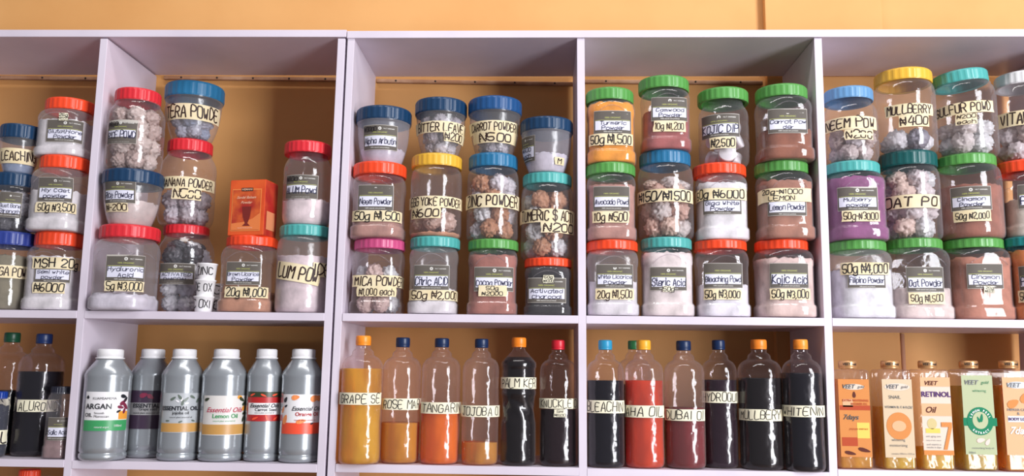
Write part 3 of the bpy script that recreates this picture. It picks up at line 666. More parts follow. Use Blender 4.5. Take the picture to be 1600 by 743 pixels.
# each stack from the shelf upwards: kind, body, lid, ytop, lid height, lid colour, label, fill, sachets(colours, h0, h1), haze, marks
STACKS = [
 (1, 'A', [
  ('D', (-24, 49), (-12, 61), 361, 22, ROYAL, 'round jar of olive grey powder with a royal blue lid', dict(fill=((132, 126, 104), .82)), None, [Tp(-4, 47, 415, 435, ['GA POWD'])]),
  ('D', (-14, 59), (-6, 58), 268, 22, BLUE, 'round jar of dark sachets with a bone strength label', {}, ([(120, 120, 126), (190, 190, 196)], .02, .8), [Lb(-2, 34, 300, 340, ['Bust Bone', 'Strength'])]),
  ('P', (4, 58), (3, 61), 193, 23, BLUE, 'small tapered pot with blue lid and bleaching tape', dict(fill=((150, 170, 200), .4), haze=1), None, [Tp(1, 57, 232, 256, ['LEACHING'])]),
 ]),
 (1, 'A', [
  ('S', (48, 128), (60, 130), 361, 22, VERM, 'square jar of white powder with MSH tape and orange lid', dict(fill=(WHITE, .80)), None, [Lb(54, 110, 419, 441, ['Semi white', 'powder'], header=False), Tp(52, 124, 402, 420, ['MSH 20g'], ink=1), Tp(52, 101, 441, 458, ['#6000'], ink=1)]),
  ('S', (55, 136), (69, 140), 241, 21, VERM, 'square jar of white powder marked 50g 3,500 under an orange lid', dict(fill=(WHITE, .62), haze=1), None, [Lb(60, 114, 277, 315, ['Hly Cast', 'powder']), Tp(57, 119, 316, 332, ['50g #3,500'], ink=1)]),
  ('S', (66, 146), (77, 148), 151, 19, VERM, 'short square jar labelled glutathione powder, on top of its stack', dict(fill=(WHITE, .74), haze=1), None, [Lb(73, 130, 187, 222, ['Glutathione', 'Powder']), Tp(92, 107, 177, 189, ['25g', '#800'], mat='w', ink=1, ly=1)]),
 ]),
 (2, 'A', [
  ('S', (151, 243), (161, 248), 350, 21, RED, 'square jar labelled hyaluronic acid with a wide red lid', dict(depth=-.020, fill=((226, 222, 232), .22), haze=1), None, [Lb(166, 226, 398, 440, ['Hyaluronic', 'Acid']), Tp(164, 224, 439, 455, ['5g #3,000'], ink=1)]),
  ('P', (166, 246), (163, 251), 263, 22, BLUE, 'tapered pot labelled rice powder with navy lid', dict(depth=-.020, fill=((222, 206, 200), .55), haze=1), None, [Lb(165, 212, 277, 317, ['Rice Powder']), Tp(167, 200, 317, 331, ['#-200'])]),
  ('C', (167, 252), (184, 250), 134, 20, RED, 'ribbed jar of rice powder sachets under a red lid', {'depth': -.020}, ([(226, 208, 200), (206, 184, 174)], .02, .84), [Lb(170, 215, 187, 224, ['RICE POWD'], price='#150')]),
 ]),
 (2, 'A', [
  ('C', (243, 328), (258, 325), 349, 15, RED, 'ribbed jar of white and black sachets labelled activated charcoal', {'depth': .052}, ([(206, 206, 212), (222, 222, 228), (90, 90, 96)], .02, .86), [Lb(250, 304, 411, 444, ['ACTIVATED', 'CHACOAL'])]),
  ('C', (250, 334), (265, 331), 214, 20, RED, 'ribbed jar with banana powder tape and a red lid', {'depth': .047}, ([(216, 208, 214), (196, 186, 190)], .02, .42), [Tp(251, 334, 276, 295, ['BANANA POWDER']), Tp(270, 314, 294, 312, ['#500'], ly=1)]),
  ('P', (259, 346), (261, 348), 126, 24, SKY, 'tapered pot with blue lid balanced on the banana powder jar', {'haze': 1, 'depth': .047}, ([(170, 184, 206), (190, 192, 206)], .03, .5), [Tp(258, 343, 162, 187, ['TERA POWDE'])]),
 ]),
 (2, 'A', [
  ('S', (347, 433), (357, 433), 367, 16, VERM, 'square jar of brown licorice powder under the orange carton', dict(fill=((196, 142, 112), .30), haze=0), None, [Lb(354, 407, 409, 445, ['Brown Licorice', 'Powder']), Tp(352, 418, 448, 465, ['20g #1,000'], ink=1)]),
 ]),
 (2, 'A', [
  ('D', (432, 515), (439, 517), 350, 18, TEAL, 'round jar of pink white powder with alum tape and teal lid', dict(fill=((230, 212, 214), .72), haze=1), None, [Tp(434, 500, 412, 440, ['LUM POW'], rot=-.16), Tp(489, 514, 411, 433, ['IDE'])]),
  ('C', (443, 518), (446, 517), 219, 19, RED, 'ribbed jar labelled alum powder with a red lid', dict(fill=((236, 220, 220), .34)), None, [Lb(448, 497, 273, 310, ['ALUM Powd'], price='#100')]),
 ]),
 (3, 'B', [
  ('S', (549, 633), (555, 633), 372, 16, PINK, 'square jar with mica powder tape and a bright pink lid', {}, ([(232, 214, 210), (222, 196, 186), (240, 226, 224)], .02, .74), [Tp(552, 632, 430, 448, ['MICA POWDER']), Tp(559, 618, 448, 463, ['#1,000 each'])]),
  ('S', (550, 635), (553, 635), 252, 20, VERM, 'square jar of brown pink powder labelled neem powder 50g', dict(fill=((186, 140, 126), .30)), None, [Lb(560, 615, 289, 329, ['Neem Powder']), Tp(552, 627, 329, 346, ['50g #1,500'], ink=1)]),
  ('P', (558, 640), (556, 641), 165, 22, BLUE, 'tapered pot labelled alpha arbutin with navy lid', dict(fill=((222, 214, 224), .34), haze=2), None, [Lb(569, 621, 195, 234, ['Alpha Arbutin'], price='#3000')]),
 ]),
 (3, 'B', [
  ('S', (638, 718), (642, 719), 369, 17, TEAL, 'square jar labelled citric acid with teal lid', dict(fill=((240, 236, 238), .36), haze=1), None, [Lb(647, 702, 414, 453, ['Citric ACID']), Tp(641, 716, 453, 469, ['50g #2,000'])]),
  ('D', (641, 722), (644, 722), 239, 20, YEL, 'round jar with egg yoke powder tape and yellow lid', dict(fill=((206, 150, 118), .06)), ([(218, 190, 176), (206, 176, 160)], .06, .30), [Tp(636, 721, 306, 324, ['EGG YOKE POWDER']), Tp(645, 688, 324, 341, ['#600'], ly=1)]),
  ('P', (648, 729), (648, 728), 152, 23, BLUE, 'tapered pot with bitter leave tape and navy lid', {'haze': 1}, ([(200, 192, 200), (176, 166, 170), (214, 208, 214)], .03, .86), [Tp(640, 727, 189, 207, ['BITTER LEAVE']), Tp(693, 725, 207, 223, ['#200'], ly=1)]),
 ]),
 (3, 'B', [
  ('S', (729, 811), (732, 810), 373, 16, GREEN, 'square jar full of cocoa powder with green lid', dict(fill=((172, 112, 98), .88)), None, [Lb(741, 802, 417, 455, ['Cocoa Powder']), Tp(748, 791, 446, 463, ['50g', '#2000'], ink=1, ly=1)]),
  ('D', (729, 811), (733, 809), 238, 22, SKY, 'round jar of orange and white sachets with zinc powder tape', {}, ([(224, 218, 222), (220, 160, 118), (232, 226, 230)], .02, .88), [Tp(727, 810, 302, 324, ['ZINC POWDER'])]),
  ('P', (732, 814), (731, 814), 150, 23, (28, 76, 128), 'tapered pot with carrot powder tape and blue lid', {'haze': 1}, ([(206, 200, 206), (184, 176, 180)], .03, .62), [Tp(733, 808, 188, 207, ['CARROT POWDER']), Tp(741, 806, 206, 223, ['#500'])]),
 ]),
 (3, 'B', [
  ('S', (817, 895), (820, 893), 402, 14, VERM, 'short square jar of black activated charcoal with orange lid', dict(fill=((34, 32, 34), .92)), None, [Lb(825, 884, 434, 473, ['Activated', 'Charcoal']), Tp(849, 865, 430, 442, ['50g', '#1000'], mat='w', ink=1, ly=1)]),
  ('D', (813, 897), (817, 893), 268, 18, TEAL, 'large round jar with turmeric and activated tape and teal lid', {}, ([(232, 228, 232), (224, 220, 224), (222, 166, 128)], .02, .90), [Tp(812, 897, 326, 347, ['TUMERIC & ACTI']), Tp(846, 895, 347, 364, ['#200'])]),
  ('P', (813, 895), (813, 895), 182, 21, BLUE, 'tapered pot half filled with white powder under a navy lid', dict(fill=((228, 222, 228), .42), haze=2), None, [Lb(816, 836, 213, 254, ['#500', 'each']), Tp(866, 880, 246, 258, ['M'], ink=1)]),
 ]),
 (4, 'B', [
  ('S', (914, 999), (916, 996), 374, 16, VERM, 'square jar labelled white licorice powder with orange lid', dict(fill=((236, 232, 236), .50), haze=1), None, [Lb(932, 989, 413, 450, ['White Licorice', 'Powder']), Tp(931, 990, 451, 468, ['20g #1,500'])]),
  ('S', (914, 995), (915, 992), 253, 18, GREEN, 'square jar of dull pink avocado powder with green lid', dict(fill=((188, 140, 126), .80)), None, [Lb(927, 984, 291, 329, ['Avocado Powd']), Tp(927, 982, 330, 348, ['10g #500'])]),
  ('S', (914, 994), (915, 989), 136, 20, GREEN, 'square jar full of bright orange turmeric powder', dict(fill=((244, 160, 44), .93)), None, [Lb(928, 986, 173, 209, ['Turmeric', 'Powder']), Tp(921, 988, 209, 227, ['50g #1,500'], ink=1)]),
 ]),
 (4, 'B', [
  ('S', (999, 1084), (1001, 1080), 370, 17, TEAL, 'square jar full of stearic acid powder with teal lid', dict(fill=((240, 228, 224), .90)), None, [Lb(1016, 1073, 417, 454, ['Steric Acid']), Tp(1036, 1053, 447, 456, ['50g'], mat='w', ink=1, ly=1)]),
  ('D', (996, 1084), (999, 1078), 233, 22, SKY, 'round jar of pinkish lumps with blue lid and double price tape', {}, ([(226, 196, 178), (214, 176, 158), (228, 214, 208)], .02, .74), [Tp(995, 1081, 295, 315, ['#150/#1500'], ink=1)]),
  ('S', (999, 1079), (997, 1075), 118, 20, GREEN, 'square jar of dark pink camwood powder with green lid', dict(fill=((168, 92, 88), .62, .1)), None, [Lb(1018, 1073, 152, 189, ['Camwood', 'Powder']), Tp(1022, 1070, 189, 206, ['10g #1,200'])]),
 ]),
 (4, 'B', [
  ('S', (1084, 1170), (1083, 1165), 374, 15, VERM, 'square jar labelled bleaching powder with orange lid', dict(fill=((240, 238, 244), .46)), None, [Lb(1100, 1160, 411, 450, ['Bleaching Powd']), Tp(1100, 1158, 451, 468, ['50g #3,000'], ink=1)]),
  ('S', (1085, 1168), (1082, 1164), 254, 18, VERM, 'square jar of white powder with giga white label', dict(fill=((244, 242, 244), .84), haze=1), None, [Lb(1099, 1158, 311, 335, ['Giga White', 'Powder'], header=False), Tp(1086, 1165, 294, 312, ['50g #6000'], ink=1)]),
  ('C', (1091, 1170), (1090, 1168), 136, 20, GREEN, 'ribbed jar of small white tubs labelled kojic dip', {'haze': 0}, ([(240, 238, 240)], .02, .78), [Lb(1097, 1155, 178, 214, ['KOJIC DIP']), Tp(1110, 1149, 214, 232, ['#2,500'], ink=1)]),
 ]),
 (4, 'B', [
  ('S', (1177, 1271), (1179, 1261), 373, 16, VERM, 'square jar labelled kojic acid with red orange lid', dict(fill=((234, 208, 198), .84)), None, [Lb(1203, 1263, 411, 450, ['Kojic Acid']), Tp(1204, 1265, 451, 468, ['50g #3,000'], ink=1)]),
  ('S', (1181, 1269), (1178, 1260), 250, 18, GREEN, 'square jar of brown lemon powder with green lid', dict(fill=((172, 120, 98), .84)), None, [Lb(1200, 1260, 313, 337, ['Lemon Powder'], header=False), Tp(1185, 1266, 294, 315, ['20g-#1000', 'LEMON'], ink=1)]),
  ('S', (1180, 1268), (1180, 1259), 130, 20, GREEN, 'square jar of brown carrot powder, topmost of its stack', dict(fill=((146, 88, 62), .46)), None, [Lb(1200, 1261, 170, 208, ['Carrot Pow', 'der'])]),
 ]),
 (5, 'B', [
  ('S', (1294, 1391), (1295, 1381), 374, 16, GREEN, 'square jar of snow white powder labelled filipino powder', dict(fill=((240, 240, 244), .70), haze=1), None, [Lb(1324, 1383, 428, 450, ['Filipino Powder'], header=False), Tp(1313, 1388, 410, 429, ['50g #4,000'], ink=1)]),
  ('S', (1290, 1381), (1288, 1371), 250, 18, TEAL, 'square jar of purple mulberry powder with teal lid', dict(fill=((146, 84, 130), .90)), None, [Lb(1309, 1371, 292, 329, ['Mulberry', 'powder']), Tp(1316, 1374, 329, 346, ['50g-#3000'])]),
  ('C', (1287, 1370), (1287, 1361), 133, 20, LBLUE, 'ribbed jar with neem powder tape and pale blue lid', {}, ([(214, 200, 196), (200, 180, 172), (220, 214, 216)], .02, .50), [Tp(1288, 1368, 182, 202, ['NEEM POW']), Tp(1320, 1362, 202, 218, ['#200'], ly=1)]),
 ]),
 (5, 'B', [
  ('S', (1382, 1480), (1383, 1468), 371, 16, GREEN, 'square jar labelled oat powder with green lid', dict(fill=((230, 212, 204), .42)), None, [Lb(1416, 1474, 417, 456, ['Oat Powder']), Tp(1421, 1475, 457, 475, ['50g #1,500'])]),
  ('D', (1375, 1467), (1373, 1460), 234, 24, DTEAL, 'round jar of pale sachets with oat tape and dark green lid', {}, ([(224, 214, 214), (226, 200, 186), (236, 230, 232)], .02, .88), [Tp(1380, 1467, 304, 325, ['OAT PO'])]),
  ('D', (1367, 1460), (1367, 1452), 104, 20, YEL, 'tall round jar with yellow lid and mulberry tape', {}, ([(224, 222, 230), (150, 146, 156), (228, 226, 232)], .02, .30), [Tp(1383, 1456, 162, 180, ['MULLBERRY']), Tp(1405, 1450, 180, 198, ['#400'], ly=1)]),
 ]),
 (5, 'B', [
  ('S', (1475, 1573), (1471, 1560), 371, 16, GREEN, 'square jar of brown powder with tiny 20g sticker, green lid', dict(fill=((190, 128, 104), .84)), None, [Lb(1511, 1567, 412, 451, ['Cinamon', 'Powder']), Tp(1537, 1553, 447, 458, ['20g', '#500'], mat='w', ink=1, ly=1)]),
  ('D', (1465, 1563), (1462, 1550), 238, 18, GREEN, 'round jar of cinnamon powder priced 50g 2,000', dict(fill=((158, 100, 80), .70)), None, [Lb(1486, 1549, 291, 328, ['Cinamon', 'Powder']), Tp(1491, 1548, 328, 346, ['50g #2,000'], ink=1)]),
  ('D', (1459, 1554), (1458, 1539), 106, 20, TEAL, 'round jar with sulfur powder tape and tilted teal lid', {'lid_tilt': (0.0, -0.10, 0)}, ([(232, 228, 226), (222, 214, 210)], .02, .42), [Tp(1459, 1551, 160, 178, ['SULFUR POWD'], rot=.05), Tp(1494, 1525, 178, 195, ['#200', 'each'], ly=1)]),
 ]),
 (5, 'B', [
  ('S', (1570, 1658), (1565, 1650), 368, 16, DKT, 'square jar of orange powder cut off by the picture edge', dict(fill=((228, 132, 62), .92)), None, [Lb(1592, 1652, 415, 453, ['Powder']), Tp(1592, 1650, 453, 472, ['50g #1,500'], ink=1)]),
  ('S', (1562, 1648), (1557, 1640), 248, 20, VERM, 'square jar half full of off-white powder with red lid', dict(fill=((218, 206, 190), .56)), None, [Lb(1590, 1650, 288, 326, ['Powder'])]),
  ('D', (1554, 1642), (1562, 1640), 108, 21, WHT, 'round jar with vitamin tape and a white lid', {}, ([(226, 214, 214), (214, 196, 190)], .02, .50), [Tp(1560, 1642, 172, 195, ['VITAMIN C'])]),
 ]),
]
nid = 0
for comp, unit, items in STACKS:
    z = zmidA if unit == 'A' else zmidB
    for kind, bx, lx, ytop, lh, lc, text, opt, sach, marks in items:
        nid += 1
        S, root, z2 = jar(kind, bx, lx, z, ytop, lh, lc, text, GR[comp], **dict(opt, key=id(items)))
        if sach:
            cols, h0, h1 = sach
            what = text.split(' with ')[0].split(' under ')[0].split(' balanced ')[0]
            if 'kojic dip' in text:
                # small screw-top tubs lying in the jar
                rnd = random.Random(5); Vt, Ft = lathe([(-.011, .0150, 2), (-.009, .0162, 2), (.003, .0165, 2), (.003, .0175, 2), (.010, .0175, 2), (.011, .0165, 2)], 24)
                proto = None; ct = 0
                for lay in range(3):
                    for kk in range(3):
                        a = lay * 1.1 + kk * 2 * PI / 3
                        if proto is None: o = proto = mesh_obj('cosmetic_tub', Vt, Ft, M_white)
                        else: o = proto.copy(); COL.objects.link(o)
                        o.location = (S.loc[0] + .024 * math.sin(a), S.loc[1] - .024 * math.cos(a), S.loc[2] + .019 + lay * .034)
                        o.rotation_euler = (rnd.choice((1.45, .3, 1.2)), rnd.uniform(-.3, .3), a)
                        tag(o, 'small round white tub in the kojic dip jar, %s of %s layer' % (('nearest', 'second', 'third')[kk], ('bottom', 'middle', 'top')[lay]), 'tub', 'white tubs in the kojic dip jar')
            else:
                key = {'bone': 'bone strength', 'lumps': 'pinkish lump', 'ribbed jar of rice': 'rice powder', 'charcoal': 'black and white charcoal', 'banana': 'banana powder', 'balanced': 'blue-lidded pot on banana', 'mica': 'mica powder', 'egg': 'egg yoke',
                       'bitter': 'bitter leave', 'zinc': 'zinc powder', 'carrot': 'carrot powder', 'turmeric': 'turmeric and activated', 'lumps': 'pinkish lump', 'neem': 'neem tape', 'oat': 'oat', 'mulberry': 'yellow-lidded mulberry',
                       'sulfur': 'sulfur powder', 'vitamin': 'vitamin'}
                kk = next(v for q, v in key.items() if q in text)
                sachets(S, h0 * S.Hb + (.009 if 'fill' in opt else .001), h1 * S.Hb, cols, '%s jar' % kk, 'sachets in the %s jar' % kk, seed=nid)
        for mk in marks:
            if mk[0] == 'L': printed_label(S, root, *mk[1], **mk[2])
            else:
                kw = dict(mk[2])
                if kw.get('mat') == 'w': kw['mat'] = M_tapew
                if 'ink' in kw: kw['ink'] = M_ink
                tape(S, root, *mk[1], **kw)
        z = z2
        if 'brown licorice' in text: zbox, Xlic, ylic = z2, root.location.x, root.location.y

# ------------------------------------------------------------------ carton on the brown licorice jar
def on_plane(o_, ux, n):   # local plane helper
    pass
xc0 = at(355, 325, .012)[0]; xc1 = at(415, 325, .012)[0]; ztop = at(385, 281, .012)[2]
bw = xc1 - xc0; bh = ztop - zbox; bd = .055
M_carton = plain('carton_orange', (226, 96, 44), .32, 0, .5, (12, .1, 2, .002), (14, (206, 66, 34)))
M_carton_side = plain('carton_red', (176, 40, 38), .35, 0, .5, None, (20, (206, 84, 50)))
carton = empty('powder_carton', (xc0 + bw * .5, .014, zbox), 'orange red cardboard carton standing on the brown licorice jar', 'box')
rz = -.10; carton.rotation_euler = (0, 0, -rz * 0 - .16)
V, Fc = box_vf(-bw / 2, bw / 2, 0, bd, 0.0005, bh)
o = mesh_obj('carton_body', V, Fc, M_carton, carton, False, [M_carton, M_carton_side], [0, 0, 0, 1, 0, 1]); bevel(o, .0015)
V, Fc = box_vf(-bw / 2 + .001, bw / 2 - .001, .001, bd - .001, bh, bh + .0012)
o = mesh_obj('top_flap', V, Fc, M_carton, carton, False); bevel(o, .0006)
fp = lambda off: (lambda u, z: (u, -off, z))
art = patch('front_print', -bw * .42, bw * .40, bh * .08, bh * .84, fp(.0006), plain('carton_print_frame', (236, 142, 76), .35), carton, nu=2, nz=2)
patch('print_panel', -bw * .40, bw * .38, bh * .095, bh * .825, fp(.0009), plain('carton_print', (168, 44, 38), .35, 0, .5, None, (26, (226, 110, 48))), art, nu=2, nz=2)
acc = ([], []); merge(acc, poly_vf([(-bw * .40, bh * .10), (bw * .38, bh * .10), (bw * .38, bh * .40), (bw * .18, bh * .30), (-.1 * bw, bh * .24), (-bw * .40, bh * .22)], fp(.0011)))
mesh_obj('print_ground', acc[0], acc[1], plain('carton_print_sand', (228, 128, 70), .35), art, False)
acc = ([], []); merge(acc, poly_vf([(-bw * .12, bh * .52), (-bw * .09, bh * .34), (-.045 * bw, bh * .26), (-.02 * bw, bh * .22), (-.10 * bw, bh * .17), (.13 * bw, bh * .17), (.05 * bw, bh * .22), (.075 * bw, bh * .26), (.11 * bw, bh * .34), (.14 * bw, bh * .52)], fp(.0013)))
mesh_obj('print_goblet', acc[0], acc[1], plain('carton_goblet', (122, 40, 34), .35), art, False)
acc = ([], []); merge(acc, patch_vf(-bw * .16, bw * .16, bh * .80, bh * .86, fp(.0014), 1, 1)); mesh_obj('title_strip', acc[0], acc[1], M_ink, art, False)
acc = ([], []); type_add(acc, 'HEMANI', -bw * .14, bw * .14, bh * .812, bh * .85, fp(.0018)); type_add(acc, 'Sandal Balsam', -bw * .28, bw * .26, bh * .66, bh * .715, fp(.0018), .4); type_add(acc, 'Powder', -bw * .16, bw * .16, bh * .56, bh * .63, fp(.0018), .4)
type_add(acc, 'natural herbal powder', -bw * .24, bw * .22, bh * .12, bh * .15, fp(.0018))
mesh_obj('lettering', acc[0], acc[1], plain('carton_text', (240, 190, 160), .4), art, False)
sp = lambda off: (lambda u, z: (bw / 2 + off, u, z))
sd = patch('side_print', bd * .15, bd * .8, bh * .12, bh * .45, sp(.0008), plain('carton_side_print', (222, 142, 100), .4), carton, nu=1, nz=1)

# ------------------------------------------------------------------ small cups
def cup(px0, px1, z, hz, Y, label, text, seed, grp):
    c = at((px0 + px1) / 2, 450, Y)[0]; r = (px1 - px0) / 2 * 1.25e-3
    z += .0004
    root = empty('paper_cup', (c, Y, z), label, 'cup', grp)
    prof = [(0, .80, 2), (.03, .82, 2), (.9, .97, 2), (.93, 1.03, 2), (1, 1.03, 2)]
    V, Fc = lathe([(h * hz, q * r, n) for h, q, n in prof], 32); mesh_obj('cup_body', V, Fc, M_white, root)
    S = Surf(prof, r, hz, (c, Y, z))
    handwrite([text], -r * .95, r * .95, hz * .2, hz * .85, lambda u, zz: S.p(u, zz, .0006), M_ink, root, seed=seed, wt=.8)
    return z + hz
zz = zmidA; hz = (at(320, 413, .03)[2] - zmidA) / 3
for i, (lb, tx) in enumerate((('small white cup at the foot of the stack of three', 'C OXI'), ('small white cup in the middle of the stack of three', 'DE OX'), ('small white cup topping the stack, marked zinc', 'ZINC'))):
    zz = cup(304 + i * 1, 336 + i * 1, zz, hz, .030, lb, tx, i + 3, 'small white cups beside the charcoal jar')
zz = zmidA
for i, lb in enumerate(('small white cup below its twin, tucked behind the stack of three', 'small white cup marked DE, resting on its twin behind the stack')):
    zz = cup(323, 349, zz, hz * .93, .062, lb, 'IDE', i + 9, 'small white cups beside the charcoal jar')

# ------------------------------------------------------------------ bottles
def cap_vf(R, h, ribs=30):
    V = []; Fc = []; seg = ribs * 2
    rings = [(0, R * .8, 0), (0, R * .99, 0), (h * .10, R, 0), (h * .13, R * .97, 0), (h * .17, R, 1), (h * .86, R * .985, 1), (h * .95, R * .95, 0), (h, R * .88, 0), (h, R * .3, 0)]
    for z, r, rb in rings:
        for k in range(seg):
            rr = r + (R * .02 if (rb and k % 2) else 0); p = 2 * PI * k / seg; V.append((rr * math.sin(p), -rr * math.cos(p), z))
    for i in range(len(rings) - 1):
        for k in range(seg):
            k2 = (k + 1) % seg; Fc.append((i * seg + k, i * seg + k2, (i + 1) * seg + k2, (i + 1) * seg + k))
    V.append((0, 0, h)); b = (len(rings) - 1) * seg
    Fc += [(len(V) - 1, b + k, b + (k + 1) % seg) for k in range(seg)]
    return V, Fc
def place(x0, x1, zb, ytop, depth):
    """-> centre X, centre Y, R, total height for a vessel whose mid-height extents are x0..x1"""
    X, yc, R, k, zt = settle((x0 + x1) / 2, (x1 - x0) / 2, zb, ytop, depth, .985, more=.018, mine=(x0, x1), sq=2.2)
    return X, yc, R, zt - zb
def oil_bottle(x0, x1, zb, ytop, caph, capc, label, grp, liq=None, yliq=None, mark=None, depth=.004, prof=BTL, extra=None, twist=False, capr=.37):
    zb += .0004
    X, yc, R, Ht = place(x0, x1, zb, ytop, depth)
    hc = caph * 1.26e-3; Hb = Ht - hc + .004
    root = empty('oil_bottle', (X, yc, zb), label, 'bottle', grp)
    S = Surf(prof, R, Hb, (X, yc, zb)); rnd = random.Random(int(x0)); ph = rnd.uniform(0, 6)
    def fn(p, z, r):
        h = z / Hb
        if twist and .36 < h < .58: r *= 1 + .05 * math.sin(PI * (h - .36) / .22) * math.cos(6 * p + h * 42)
        elif h < .78: r *= 1 + .006 * math.sin(2 * p + ph + h * 9) + .004 * math.sin(3 * p - h * 14 + ph)
        return r
    dp = densify(prof, .018)
    V, Fc = lathe([(h * Hb, r * R, n) for h, r, n in dp], 48, True, False, fn)
    mesh_obj('bottle_body', V, Fc, M_pet_new if liq in (L_blk, L_bl, L_hyd, L_knk) else M_pet, root)
    V, Fc = cap_vf(R * capr, hc); c = mesh_obj('cap', V, Fc, M_lid(capc), root); c.location = (0, 0, Hb - .004)
    if liq:
        h0 = (at((x0 + x1) / 2, yliq, yc - R)[2] - zb) / Hb
        ps = [q for q in dp if q[0] < h0]; r_, n_ = prof_at(prof, h0); ps.append((h0, r_, n_))
        V, Fc = lathe([(max(h * Hb, .0012), r * R - .0015, n) for h, r, n in ps], 48, True, True, lambda p, z, r: fn(p, z, r))
        mesh_obj('liquid', V, Fc, liq, root)
    if mark: tape(S, root, *mark[:4], [mark[4]], mat=M_tapew, ink=M_ink, wt=.62)
    if extra: tape(S, root, *extra[:4], extra[4], mat=M_tapew, ink=M_ink, wt=.8, ly=1)
    return S, root
L_gold = liquid('grape_oil', (234, 186, 40), .55); L_rose = liquid('rosemary_oil', (218, 150, 26), .6); L_tang = liquid('tangerine_oil', (240, 118, 0), .66)
L_joj = liquid('jojoba_oil', (226, 164, 60), .45); L_blk = liquid('black_oil', (9, 7, 11), .99); L_knk = liquid('knuckle_oil', (26, 13, 20), .97); L_bl = liquid('dark_blue_oil', (8, 11, 22), .98)
L_aha = liquid('red_orange_oil', (226, 66, 14), .62); L_dub = liquid('dark_red_oil', (118, 10, 28), .75); L_hyd = liquid('plum_oil', (32, 14, 28), .96)
g3 = 'golden and dark oil bottles with tape labels'; g4 = 'dark and red oil bottles with tape labels'
oil_bottle(529, 593, zbotB3, 523, 15, (250, 146, 40), 'bottle of yellow oil with grape tape and orange cap', g3, L_gold, 575, (530, 594, 613, 632, 'GRAPE SE'), depth=-.012)
oil_bottle(597, 657, zbotB3, 526, 15, (18, 42, 82), 'bottle part filled with amber oil, rose mary tape, navy cap', g3, L_rose, 661, (598, 656, 622, 640, 'ROSE MAR'))
oil_bottle(658, 719, zbotB3, 527, 14, (18, 42, 82), 'bottle of deep orange oil with tangarine tape and navy cap', g3, L_tang, 630, (659, 719, 628, 646, 'TANGARIN'))
oil_bottle(722, 780, zbotB3, 528, 14, (18, 42, 82), 'nearly empty bottle with jojoba tape and navy cap', g3, L_joj, 692, (722, 779, 633, 651, 'JOJOBA O'))
oil_bottle(782, 838, zbotB3, 526, 15, (250, 138, 34), 'twisted-waist bottle of black palm kernel oil with orange cap', g3, L_blk, 557, (782, 838, 589, 607, 'PALM KER'), prof=PALM, twist=True, capr=.41)
oil_bottle(844, 902, zbotB3, 530, 15, (216, 36, 54), 'bottle of dark oil with knuckle tape and red cap', g3, L_knk, 640, (844, 901, 622, 638, 'KNUCKLE C'), extra=(866, 883, 639, 651, ['5ml', '#1500']))
oil_bottle(916, 975, zbotB, 530, 15, (44, 150, 192), 'bottle of black liquid with bleaching tape and light blue cap', g4, L_bl, 594, (917, 974, 625, 645, 'BLEACHIN'))
oil_bottle(965, 1018, zbotB, 531, 14, (40, 112, 62), 'green capped bottle standing behind the AHA oil bottle', g4, L_blk, 600, None, depth=.085)
oil_bottle(976, 1037, zbotB, 530, 15, (252, 178, 50), 'bottle of red orange liquid with AHA tape and yellow cap', g4, L_aha, 594, (977, 1036, 633, 652, 'AHA OIL'))
oil_bottle(1038, 1101, zbotB, 531, 15, (18, 42, 82), 'bottle of dark red liquid with dubai tape and navy cap', g4, L_dub, 637, (1040, 1100, 639, 657, 'DUBAI OI'))
oil_bottle(1097, 1152, zbotB, 530, 15, (18, 42, 82), 'bottle of plum liquid with hydroquinone tape and navy cap', g4, L_hyd, 593, (1098, 1152, 611, 629, 'HYDROQUI'), depth=.018)
oil_bottle(1154, 1222, zbotB, 529, 15, (250, 140, 44), 'bottle of black liquid with mullberry tape and orange cap', g4, L_blk, 590, (1156, 1221, 639, 657, 'MULLBERY'))
oil_bottle(1223, 1284, zbotB, 529, 15, (250, 150, 52), 'bottle of black liquid with whitening tape and orange cap', g4, L_bl, 582, (1223, 1287, 633, 651, 'WHITENIN'))
g1 = 'bottles and jars in the dark low compartment'
oil_bottle(-20, 42, zbotA1, 518, 16, (18, 72, 48), 'green capped bottle of dark liquid cut by the picture edge', g1, L_bl, 610, (-18, 16, 620, 640, 'OX'), depth=.06)
oil_bottle(30, 93, zbotA1, 520, 16, (22, 44, 92), 'navy capped bottle of blue black liquid with hyaluronic tape', g1, L_bl, 580, (28, 90, 624, 643, 'ALURONIC'), depth=.045)
R_, rt, z_ = jar('S', (74, 112), (82, 112), zbotA1, 604, 12, (26, 28, 44), 'small clear jar with dark lid labelled salicylic acid', g1, fill=((150, 124, 122), .35), depth=.006)
printed_label(R_, rt, 75, 105, 652, 688, ['Salic Acid'])
R_, rt, z_ = jar('D', (-32, 10), (-30, 6), zbotA1, 612, 12, (24, 60, 150), 'small jar with blue lid and white tape cut by the picture edge', g1, fill=((36, 42, 60), .85), depth=.006)
tape(R_, rt, -14, 9, 672, 694, ['AL'], mat=M_tapew, ink=M_ink)

